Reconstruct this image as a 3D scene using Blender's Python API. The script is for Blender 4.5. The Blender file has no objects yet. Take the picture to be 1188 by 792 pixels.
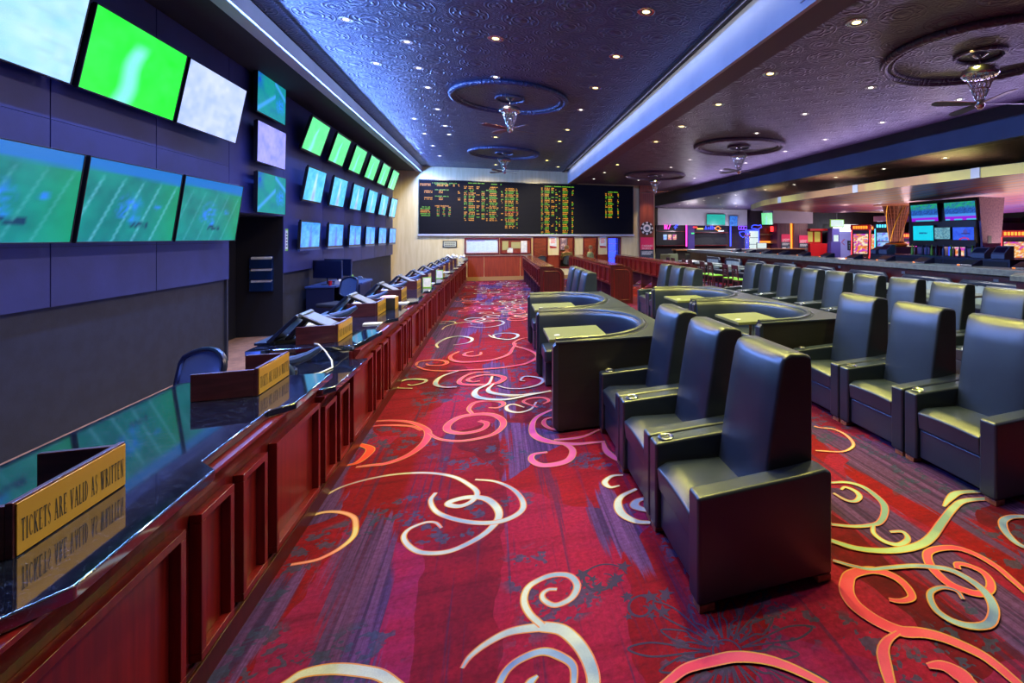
import bpy, math, random
from mathutils import Matrix, Vector
import numpy as np
PI=math.pi
random.seed(7)
scene=bpy.context.scene
col=scene.collection
def S(r,g,b):
    f=lambda c:(c/255/12.92 if c/255<=.04045 else ((c/255+.055)/1.055)**2.4)
    return (f(r),f(g),f(b))
ORD=['first','second','third','fourth','fifth','sixth','seventh','eighth','ninth','tenth','eleventh','twelfth','thirteenth','fourteenth','fifteenth']
# ---------------------------------------------------------------- mesh builder
class MB:
    def __init__(s): s.v=[];s.f=[];s.m=[];s.c=None
    def add(s,vs,fs,m=0):
        o=len(s.v); s.v+= [tuple(p) for p in vs]; s.f+=[tuple(i+o for i in f) for f in fs]; s.m+=[m]*len(fs); return s
    def box(s,x0,y0,z0,x1,y1,z1,m=0):
        return s.add([(x0,y0,z0),(x1,y0,z0),(x1,y1,z0),(x0,y1,z0),(x0,y0,z1),(x1,y0,z1),(x1,y1,z1),(x0,y1,z1)],
            [(0,3,2,1),(4,5,6,7),(0,1,5,4),(1,2,6,5),(2,3,7,6),(3,0,4,7)],m)
    def obox(s,M,sx,sy,sz,m=0):
        p=[M@Vector((a*sx/2,b*sy/2,c*sz/2)) for c in(-1,1) for a,b in((-1,-1),(1,-1),(1,1),(-1,1))]
        return s.add(p,[(0,3,2,1),(4,5,6,7),(0,1,5,4),(1,2,6,5),(2,3,7,6),(3,0,4,7)],m)
    def prism(s,poly,h0,h1,ax='z',m=0):
        n=len(poly)
        g={'z':lambda a,b,h:(a,b,h),'y':lambda a,b,h:(a,h,b),'x':lambda a,b,h:(h,a,b)}[ax]
        vs=[g(a,b,h0) for a,b in poly]+[g(a,b,h1) for a,b in poly]
        fs=[tuple(range(n)),tuple(range(2*n-1,n-1,-1))]+[(i,i+n,(i+1)%n+n,(i+1)%n) for i in range(n)]
        area=sum(poly[i][0]*poly[(i+1)%n][1]-poly[(i+1)%n][0]*poly[i][1] for i in range(n))
        flip=(area>0)!=(h1<h0)
        if ax=='y': flip=not flip
        if flip: fs=[f[::-1] for f in fs]
        return s.add(vs,fs,m)
    def cyl(s,p0,p1,r0,r1=None,n=16,m=0,caps=True):
        r1=r0 if r1 is None else r1
        p0=Vector(p0);p1=Vector(p1);d=(p1-p0).normalized()
        a=d.orthogonal().normalized();b=d.cross(a)
        vs=[p0+(a*math.cos(t)+b*math.sin(t))*r0 for t in [2*PI*i/n for i in range(n)]]+[p1+(a*math.cos(t)+b*math.sin(t))*r1 for t in [2*PI*i/n for i in range(n)]]
        fs=[(i,(i+1)%n,(i+1)%n+n,i+n) for i in range(n)]
        if caps: fs+=[tuple(range(n-1,-1,-1)),tuple(range(n,2*n))]
        return s.add(vs,fs,m)
    def lathe(s,prof,c=(0,0,0),n=24,m=0):
        vs=[];k=len(prof)
        for i in range(n):
            t=2*PI*i/n
            vs+=[(c[0]+r*math.cos(t),c[1]+r*math.sin(t),c[2]+z) for r,z in prof]
        fs=[(i*k+j,((i+1)%n)*k+j,((i+1)%n)*k+j+1,i*k+j+1) for i in range(n) for j in range(k-1)]
        return s.add(vs,fs,m)
    def tube(s,pts,r,n=8,m=0,closed=False):
        P=[Vector(p) for p in pts];N=len(P);R=r if isinstance(r,(list,tuple)) else [r]*N
        vs=[];prev=None
        for i in range(N):
            d=(P[(i+1)%N]-P[i-1]) if closed else (P[min(i+1,N-1)]-P[max(i-1,0)])
            d=d.normalized()
            a=d.orthogonal().normalized() if prev is None else (prev-d*prev.dot(d)).normalized()
            prev=a;b=d.cross(a)
            vs+=[P[i]+(a*math.cos(2*PI*k/n)+b*math.sin(2*PI*k/n))*R[i] for k in range(n)]
        fs=[(i%N*n+k,i%N*n+(k+1)%n,(i+1)%N*n+(k+1)%n,(i+1)%N*n+k) for i in range(N if closed else N-1) for k in range(n)]
        if not closed: fs+=[tuple(range(n-1,-1,-1)),tuple(range((N-1)*n,N*n))]
        return s.add(vs,fs,m)
    def torus(s,c,R,r,n=48,k=10,m=0):
        return s.tube([(c[0]+R*math.cos(2*PI*i/n),c[1]+R*math.sin(2*PI*i/n),c[2]) for i in range(n)],r,k,m,True)
    def xf(s,M):
        s.v=[tuple(M@Vector(p)) for p in s.v]; return s
    def build(s,name,mats,parent=None,bev=0,smooth=True,seg=2,ang=35):
        me=bpy.data.meshes.new(name); me.from_pydata(s.v,[],s.f)
        mats=mats if isinstance(mats,(list,tuple)) else [mats]
        for q in mats: me.materials.append(q)
        if len(mats)>1: me.polygons.foreach_set('material_index',s.m)
        if s.c is not None:
            a=me.color_attributes.new('Col','FLOAT_COLOR','POINT')
            a.data.foreach_set('color',np.array([(*q,1) for q in s.c],np.float32).ravel())
        if smooth:
            me.shade_smooth(); me.set_sharp_from_angle(angle=math.radians(ang))
        me.update()
        o=bpy.data.objects.new(name,me); col.objects.link(o)
        if parent: o.parent=parent
        if bev:
            b=o.modifiers.new('bevel','BEVEL'); b.width=bev; b.segments=seg; b.limit_method='ANGLE'; b.angle_limit=math.radians(40); b.harden_normals=True
        return o
def tag(o,label,cat,group=None):
    o['label']=label;o['category']=cat
    if group:o['group']=group
    return o
def thing(name,label,cat,loc=(0,0,0),rot=(0,0,0),group=None):
    o=bpy.data.objects.new(name,None);col.objects.link(o);o.empty_display_size=.1
    o.location=loc;o.rotation_euler=rot
    return tag(o,label,cat,group)
def struct(o): o['kind']='structure';return o
def dup(o,loc,label,rot=None,parent=None):
    c=o.copy();col.objects.link(c)
    if parent is not None: c.parent=parent
    else:
        if loc is not None: c.location=loc
        c['label']=label
        if rot is not None:c.rotation_euler=rot
    for ch in [x for x in KIDS.get(o.name) or o.children]: dup(ch,None,None,None,c)
    return c
KIDS={}
# ---------------------------------------------------------------- materials
class NT:
    def __init__(s,name):
        s.mat=bpy.data.materials.new(name);s.mat.use_nodes=True;s.t=s.mat.node_tree;s.b=s.t.nodes['Principled BSDF']
    def n(s,ty,ins=None,**kw):
        x=s.t.nodes.new(ty)
        for k,v in kw.items(): setattr(x,k,v)
        for k,v in (ins or {}).items(): s.put(x.inputs[k],v)
        return x
    def put(s,i,v):
        if isinstance(v,bpy.types.NodeSocket): s.t.links.new(v,i)
        elif isinstance(v,bpy.types.Node): s.t.links.new(v.outputs[0],i)
        else: i.default_value=v
    def m(s,op,a,b=0.,c=None):
        x=s.t.nodes.new('ShaderNodeMath');x.operation=op;s.put(x.inputs[0],a);s.put(x.inputs[1],b)
        if c is not None:s.put(x.inputs[2],c)
        return x.outputs[0]
    def mix(s,f,a,b,mode='MIX'):
        x=s.t.nodes.new('ShaderNodeMix');x.data_type='RGBA';x.blend_type=mode
        s.put(x.inputs[0],f)
        for i,v in((6,a),(7,b)):
            if isinstance(v,tuple) and len(v)==3:v=(*v,1)
            s.put(x.inputs[i],v)
        return x.outputs[2]
    def pos(s,sc=(1,1,1),kind='Object'):
        tc=s.n('ShaderNodeTexCoord');mp=s.n('ShaderNodeMapping');s.put(mp.inputs[0],tc.outputs[kind]);mp.inputs['Scale'].default_value=sc
        return mp.outputs[0]
    def noise(s,vec,scale=1,det=3,rough=.5):
        x=s.n('ShaderNodeTexNoise',{'Scale':scale,'Detail':det,'Roughness':rough});s.put(x.inputs['Vector'],vec);return x.outputs[0]
    def ramp(s,f,stops,interp='LINEAR'):
        x=s.n('ShaderNodeValToRGB');s.put(x.inputs[0],f);e=x.color_ramp.elements;x.color_ramp.interpolation=interp
        while len(e)<len(stops):e.new(.5)
        for q,(p,c) in zip(e,stops):q.position=p;q.color=(*c,1) if len(c)==3 else c
        return x.outputs[0]
    def bump(s,h,st=.3,dist=.01):
        x=s.n('ShaderNodeBump',{'Strength':st,'Distance':dist});s.put(x.inputs['Height'],h);s.put(s.b.inputs['Normal'],x.outputs[0])
    def set(s,**k):
        for a,v in k.items():
            a={'col':'Base Color','rough':'Roughness','metal':'Metallic','spec':'Specular IOR Level','ior':'IOR','em':'Emission Color','es':'Emission Strength','coat':'Coat Weight','cr':'Coat Roughness','tr':'Transmission Weight','alpha':'Alpha','sheen':'Sheen Weight'}[a]
            if isinstance(v,tuple) and len(v)==3:v=(*v,1)
            s.put(s.b.inputs[a],v)
        return s
def pm(name,c,rough=.5,bump=None,mix=None,**k):
    t=NT(name);t.set(col=c,rough=rough,**k)
    if mix:
        c2,sc,lo,hi=mix
        f=t.noise(t.pos(sc),1,4,.6)
        t.set(col=t.ramp(f,[(lo,c),(hi,c2)]))
    if bump:
        t.bump(t.noise(t.pos(),bump[0],3),bump[1],bump[2])
    return t.mat
M={}
M['leather']=pm('black_leather',(.008,.013,.030),.34,bump=(220,.2,.002),mix=((.012,.020,.042),(3,3,3),.35,.7),spec=.65)
M['leather_grey']=pm('grey_leather',S(150,165,165),.4,bump=(150,.2,.002))
M['copper']=pm('copper_foot',S(150,92,72),.45,mix=(S(120,70,55),(30,30,30),.4,.6))
M['chrome']=pm('chrome',(.7,.7,.72),.16,metal=1.)
M['gold']=pm('brass_bright',S(205,160,60),.3,metal=.9)
M['mahog']=pm('mahogany',S(106,18,21),.3,mix=(S(66,10,14),(45,45,2.2),.35,.72),coat=.25,cr=.2)
M['mahog_dark']=pm('dark_cherry',S(72,14,18),.35,mix=(S(42,8,10),(40,40,2.5),.35,.7),coat=.2,cr=.2)
M['mahog_h']=pm('mahogany_ledge',S(92,40,28),.25,mix=(S(60,22,16),(40,2.2,40),.35,.7),coat=.3,cr=.15)
M['orangewood']=pm('orange_wood',S(140,52,22),.4,mix=(S(105,36,15),(30,30,1.5),.35,.7))
M['purplewood']=pm('divider_wood',S(78,34,44),.35,mix=(S(48,18,26),(4,30,30),.35,.7),coat=.2,cr=.2)
M['darkgrain']=pm('dark_laminate',(.006,.006,.007),.45,mix=((.012,.012,.014),(2,2,30),.3,.7))
M['blackplastic']=pm('black_plastic',(.012,.013,.016),.4)
M['bluegrey']=pm('blue_grey_plastic',S(48,70,120),.35,mix=(S(40,60,105),(4,4,4),.4,.6))
M['bluedark']=pm('navy_plastic',S(16,24,52),.35)
M['silver']=pm('silver_plastic',S(92,106,124),.4)
M['white']=pm('white_plastic',S(215,215,210),.45)
M['paper']=pm('paper',S(225,225,215),.8,mix=(S(205,208,205),(9,9,9),.4,.6))
M['tv_body']=pm('tv_black_bezel',(.006,.006,.008),.3)
M['wall_blue']=pm('navy_wall_panel',S(44,50,110),.5,bump=(60,.15,.003),mix=(S(36,40,90),(1.2,1.2,1.2),.4,.6))
M['wall_black']=pm('black_wall_cloth',S(17,20,32),.75,bump=(120,.3,.003),mix=(S(24,28,42),(6,6,6),.4,.6))
M['soffit_black']=pm('black_soffit',(.012,.012,.016),.8)
M['fascia_grey']=pm('grey_fascia_paint',S(185,188,196),.6,mix=(S(172,176,186),(.8,.8,.8),.4,.6))
M['fascia_purple']=pm('mauve_soffit_paint',S(84,66,84),.6)
M['fascia_blue']=pm('slate_blue_fascia',S(62,68,92),.6,mix=(S(52,56,80),(.6,.6,.6),.4,.6))
M['wall_back']=pm('cream_wallpaper',S(214,198,146),.65,bump=(90,.15,.002),mix=(S(204,186,132),(12,12,1),.4,.6))
M['wall_tan']=pm('tan_trim',S(150,112,66),.5)
M['dark']=pm('dark_matter',(.004,.004,.006),.6)
M['dark_brown']=pm('dark_brown',S(44,26,22),.5,mix=(S(30,18,16),(8,8,2),.4,.6))
M['tanfloor']=pm('tan_carpet_floor',S(142,104,80),.9,bump=(200,.4,.004),mix=(S(120,86,66),(5,5,5),.4,.6))
M['bartop']=pm('grey_stone_bar_top',S(105,112,112),.3,mix=(S(80,88,90),(14,14,14),.35,.65))
M['green']=pm('lime_vinyl',S(120,190,40),.45)
M['canopy_cream']=pm('cream_canopy_edge',S(190,176,92),.5,mix=(S(170,128,84),(.4,.4,.1),.45,.55))
M['granite_mauve']=pm('mauve_granite',S(165,140,175),.45,mix=(S(130,105,150),(22,22,22),.35,.65))
M['red']=pm('red_lacquer',S(170,20,24),.35)
M['rack_blue']=pm('blue_acrylic',S(14,38,74),.25)
M['skin']=pm('skin',S(205,150,120),.55)
M['hair']=pm('grey_hair',S(120,112,100),.7)
M['cloth_green']=pm('sage_cloth',S(120,150,130),.85)
M['cloth_dark']=pm('dark_cloth',S(30,32,40),.85)
M['mesh_chair']=pm('chair_mesh',S(70,90,125),.7,bump=(400,.6,.004))
M['brick']=pm('red_brown_wall',S(120,45,32),.7,mix=(S(90,32,24),(4,4,14),.4,.6))
M['caseglass']=None
def vcmat(name,emit):
    t=NT(name);a=t.n('ShaderNodeVertexColor');a.layer_name='Col'
    if emit: t.set(col=(.004,.004,.005),rough=.25,em=a.outputs[0],es=emit)
    else: t.set(col=a.outputs[0],rough=.55)
    return t.mat
M['screen']=vcmat('lit_screen',1.5)
M['screen_dim']=vcmat('lit_screen_soft',1.0)
M['print']=vcmat('printed_art',0)
def em(name,c,s):
    t=NT(name);t.set(col=(.01,.01,.01),em=c,es=s);return t.mat
M['lamp_warm']=em('lamp_warm',(1,.78,.28),5.)
M['lamp_white']=em('lamp_white',(1,.93,.82),6.)
M['led_amber']=em('led_amber',S(255,170,20),1.0)
M['led_green']=em('led_green',S(130,220,40),.8)
M['led_red']=em('led_red',S(255,80,30),.9)
for nm,c,s in [('blue',S(50,70,255),3),('magenta',S(255,60,200),3),('white',S(235,240,255),2.5),('red',S(255,50,50),3),('green',S(60,255,120),2.2),('orange',S(255,140,40),2.2),('cyan',S(70,210,255),2.2),('yellow',S(255,220,90),2.2),('violet',S(130,70,255),2.2)]:
    M['neon_'+nm]=em('neon_'+nm,c,s)
def glass():
    t=NT('window_glass');n=t.t.nodes;n.remove(t.b)
    tr=t.n('ShaderNodeBsdfTransparent');gl=t.n('ShaderNodeBsdfGlossy',{'Roughness':.03});mx=t.n('ShaderNodeMixShader',{0:.06})
    t.put(mx.inputs[1],tr);t.put(mx.inputs[2],gl);t.put(n['Material Output'].inputs[0],mx);return t.mat
M['glass']=glass()
def granite():
    t=NT('blue_pearl_granite');p=t.pos()
    v=t.n('ShaderNodeTexVoronoi',{'Scale':300.});t.put(v.inputs['Vector'],p)
    f=t.noise(p,45,4,.7)
    c=t.mix(t.ramp(t.m('MULTIPLY',f,t.m('SUBTRACT',1.,v.outputs[0])),[(.33,(0,0,0)),(.5,(1,1,1))]),S(10,14,30),S(74,92,136))
    t.set(col=c,rough=.05,ior=3.0,spec=.5);return t.mat
M['granite']=granite()
def brushed():
    t=NT('brass_plate');t.set(col=S(205,160,62),metal=.45,rough=t.ramp(t.noise(t.pos((60,3,160)),1,2),[(.3,(.33,)*3),(.7,(.37,)*3)]));return t.mat
M['brass']=brushed()
def stripes(name,c1,c2,sc,ax=0):
    t=NT(name);s=t.n('ShaderNodeSeparateXYZ');t.put(s.inputs[0],t.pos())
    w=t.m('FRACT',t.m('MULTIPLY',s.outputs[ax],sc));f=t.m('GREATER_THAN',w,.5)
    t.set(col=t.mix(f,c1,c2),rough=.5);return t.mat
M['grille']=stripes('vent_slots',(.01,.01,.015),S(60,60,75),40,2)
M['board']=stripes('board_black_louvre',(.004,.004,.006),(.012,.012,.014),24,2)
M['board'].node_tree.nodes['Principled BSDF'].inputs['Roughness'].default_value=.85;M['board'].node_tree.nodes['Principled BSDF'].inputs['Specular IOR Level'].default_value=.08
def tin(name,c,bs):
    # pressed-metal ceiling: 0.61 m squares, each with nested rounds, corner flowers and beaded borders
    t=NT(name);p=t.pos((1/.61,1/.61,1));s=t.n('ShaderNodeSeparateXYZ');t.put(s.inputs[0],p)
    x=t.m('SUBTRACT',t.m('FRACT',s.outputs[0]),.5);y=t.m('SUBTRACT',t.m('FRACT',s.outputs[1]),.5)
    r=t.m('SQRT',t.m('ADD',t.m('MULTIPLY',x,x),t.m('MULTIPLY',y,y)))
    a=t.m('ARCTAN2',y,x)
    def ring(q,c,w): return t.m('MAXIMUM',0.,t.m('SUBTRACT',1.,t.m('DIVIDE',t.m('ABSOLUTE',t.m('SUBTRACT',q,c)),w)))
    ax=t.m('SUBTRACT',.5,t.m('ABSOLUTE',x));ay=t.m('SUBTRACT',.5,t.m('ABSOLUTE',y))
    rc=t.m('SQRT',t.m('ADD',t.m('MULTIPLY',ax,ax),t.m('MULTIPLY',ay,ay)))
    rp=t.m('ADD',r,t.m('MULTIPLY',t.m('SINE',t.m('MULTIPLY',a,8.)),.028))
    h=t.m('MULTIPLY',t.m('MAXIMUM',0.,t.m('SUBTRACT',.13,r)),7.)
    for q,cc,w,g in ((r,.17,.028,.8),(rp,.27,.04,.9),(r,.37,.02,.6),(rc,.0,.07,.9),(rc,.13,.025,.6),(rc,.2,.03,.4)): h=t.m('ADD',h,t.m('MULTIPLY',ring(q,cc,w),g))
    e=t.m('MAXIMUM',t.m('ABSOLUTE',x),t.m('ABSOLUTE',y))
    bead=t.m('MULTIPLY',t.m('SINE',t.m('MULTIPLY',t.m('ADD',x,y),75.)),ring(e,.455,.02))
    h=t.m('ADD',h,t.m('MULTIPLY',bead,.3))
    vein=t.n('ShaderNodeTexVoronoi',{'Scale':26.},feature='F1');t.put(vein.inputs['Vector'],t.pos());h=t.m('ADD',h,t.m('MULTIPLY',vein.outputs['Distance'],.35))
    h=t.m('SUBTRACT',h,t.m('MULTIPLY',t.m('GREATER_THAN',e,.488),1.6))
    t.bump(h,bs,.02)
    t.set(col=c,rough=.38,spec=.6);return t.mat
M['tin']=tin('pressed_tin_slate',S(46,55,92),.75)
M['tin_purple']=tin('pressed_tin_plum',S(80,62,92),.6)
def carpet():
    t=NT('casino_carpet');p=t.pos()
    vm=t.n('ShaderNodeVectorMath',operation='ADD');t.put(vm.inputs[0],p)
    cx=t.n('ShaderNodeCombineXYZ');t.put(cx.inputs[0],t.m('MULTIPLY',t.noise(p,2.6,2),.22));t.put(cx.inputs[1],t.m('MULTIPLY',t.noise(p,2.1,2),.3));t.put(vm.inputs[1],cx.outputs[0])
    mp=t.n('ShaderNodeMapping');mp.inputs['Scale'].default_value=(1.5,.8,1);mp.inputs['Rotation'].default_value=(0,0,.12);t.put(mp.inputs[0],vm.outputs[0])
    v=t.n('ShaderNodeTexVoronoi',{'Scale':1.0},feature='F1');t.put(v.inputs['Vector'],mp.outputs[0])
    sp=t.n('ShaderNodeSeparateColor');t.put(sp.inputs[0],v.outputs['Color'])
    base=t.ramp(sp.outputs[0],[(0,S(118,8,24)),(.22,S(140,22,66)),(.4,S(82,8,28)),(.56,S(132,10,22)),(.74,S(104,12,44)),(.88,S(128,28,88))],'CONSTANT')
    base=t.mix(t.ramp(t.noise(p,3.4,4,.65),[(.4,(0,0,0)),(.66,(.5,.5,.5))]),base,S(150,16,48))
    st2=t.noise(t.pos((.7,12,1)),1,3,.6)
    base=t.mix(t.ramp(st2,[(.5,(0,0,0)),(.7,(.42,.42,.42))]),base,S(56,5,20))
    # violet and navy bands that run along the aisle, combed into fine threads
    bd=t.m('ADD',t.noise(t.pos((1.5,.26,1)),1,2,.5),t.m('MULTIPLY',sp.outputs[1],.12))
    th=t.noise(t.pos((34,.5,1)),1,3,.6)
    band=t.ramp(t.m('ADD',bd,t.m('MULTIPLY',th,.12)),[(.655,(0,0,0)),(.67,(.92,.92,.92))])
    bc=t.mix(t.ramp(th,[(.4,(0,0,0)),(.6,(1,1,1))]),S(42,40,92),S(98,66,138))
    base=t.mix(band,base,bc)
    thr=t.ramp(t.m('MULTIPLY',th,t.noise(t.pos((6,.4,1)),1,2,.5)),[(.3,(0,0,0)),(.36,(.6,.6,.6))])
    base=t.mix(thr,base,S(44,34,80))
    lv=t.n('ShaderNodeTexVoronoi',{'Scale':11.,'Randomness':1.},feature='F1')
    vm2=t.n('ShaderNodeVectorMath',operation='ADD');t.put(vm2.inputs[0],p);c2=t.n('ShaderNodeCombineXYZ')
    t.put(c2.inputs[0],t.m('MULTIPLY',t.noise(p,22,1),.17));t.put(c2.inputs[1],t.m('MULTIPLY',t.noise(t.pos((1.1,1.2,1)),23,1),.17));t.put(vm2.inputs[1],c2.outputs[0])
    t.put(lv.inputs['Vector'],vm2.outputs[0])
    leaf=t.m('LESS_THAN',lv.outputs['Distance'],.40)
    patch=t.ramp(t.noise(p,1.15,1),[(.50,(0,0,0)),(.53,(1,1,1))])
    base=t.mix(t.m('MULTIPLY',t.m('MULTIPLY',leaf,patch),.8),base,S(44,62,104))
    # pile
    pile=t.noise(p,420,2,.7)
    base=t.mix(t.ramp(t.noise(p,38,3,.7),[(.35,(0,)*3),(.7,(.5,)*3)]),base,(.03,.003,.012))
    base=t.mix(t.ramp(pile,[(.3,(.14,)*3),(.7,(.42,)*3)]),base,(.006,.002,.008))
    t.set(col=base,rough=.95,spec=.1);t.bump(pile,.5,.004)
    return t.mat
M['carpet']=carpet()
def swm(n,c,c2):
    t=NT(n);p=t.pos();f=t.noise(p,2.2,3);g=t.noise(p,420,2,.7)
    b=t.mix(t.ramp(f,[(.42,(0,)*3),(.6,(1,)*3)]),c,c2)
    t.set(col=t.mix(t.ramp(g,[(.3,(.15,)*3),(.7,(.5,)*3)]),b,(.05,.04,.06)),rough=.95,spec=.1);return t.mat
SWM={'c':swm('scroll_cream',S(182,192,194),S(120,146,188)),'b':swm('scroll_blue',S(140,170,215),S(60,80,170)),'p':swm('scroll_pink',S(206,76,112),S(192,48,90)),
'm':swm('scroll_magenta',S(190,62,150),S(200,92,146)),'g':swm('scroll_sage',S(160,182,162),S(112,140,155)),'o':swm('scroll_sand',S(200,190,150),S(215,130,130)),'r':swm('scroll_red',S(235,70,45),S(215,45,40)),
'k':swm('scroll_ink',S(46,26,66),S(34,26,64))}
M['scroll_edge']=swm('scroll_gold_edge',S(190,136,66),S(190,100,92))
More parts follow.
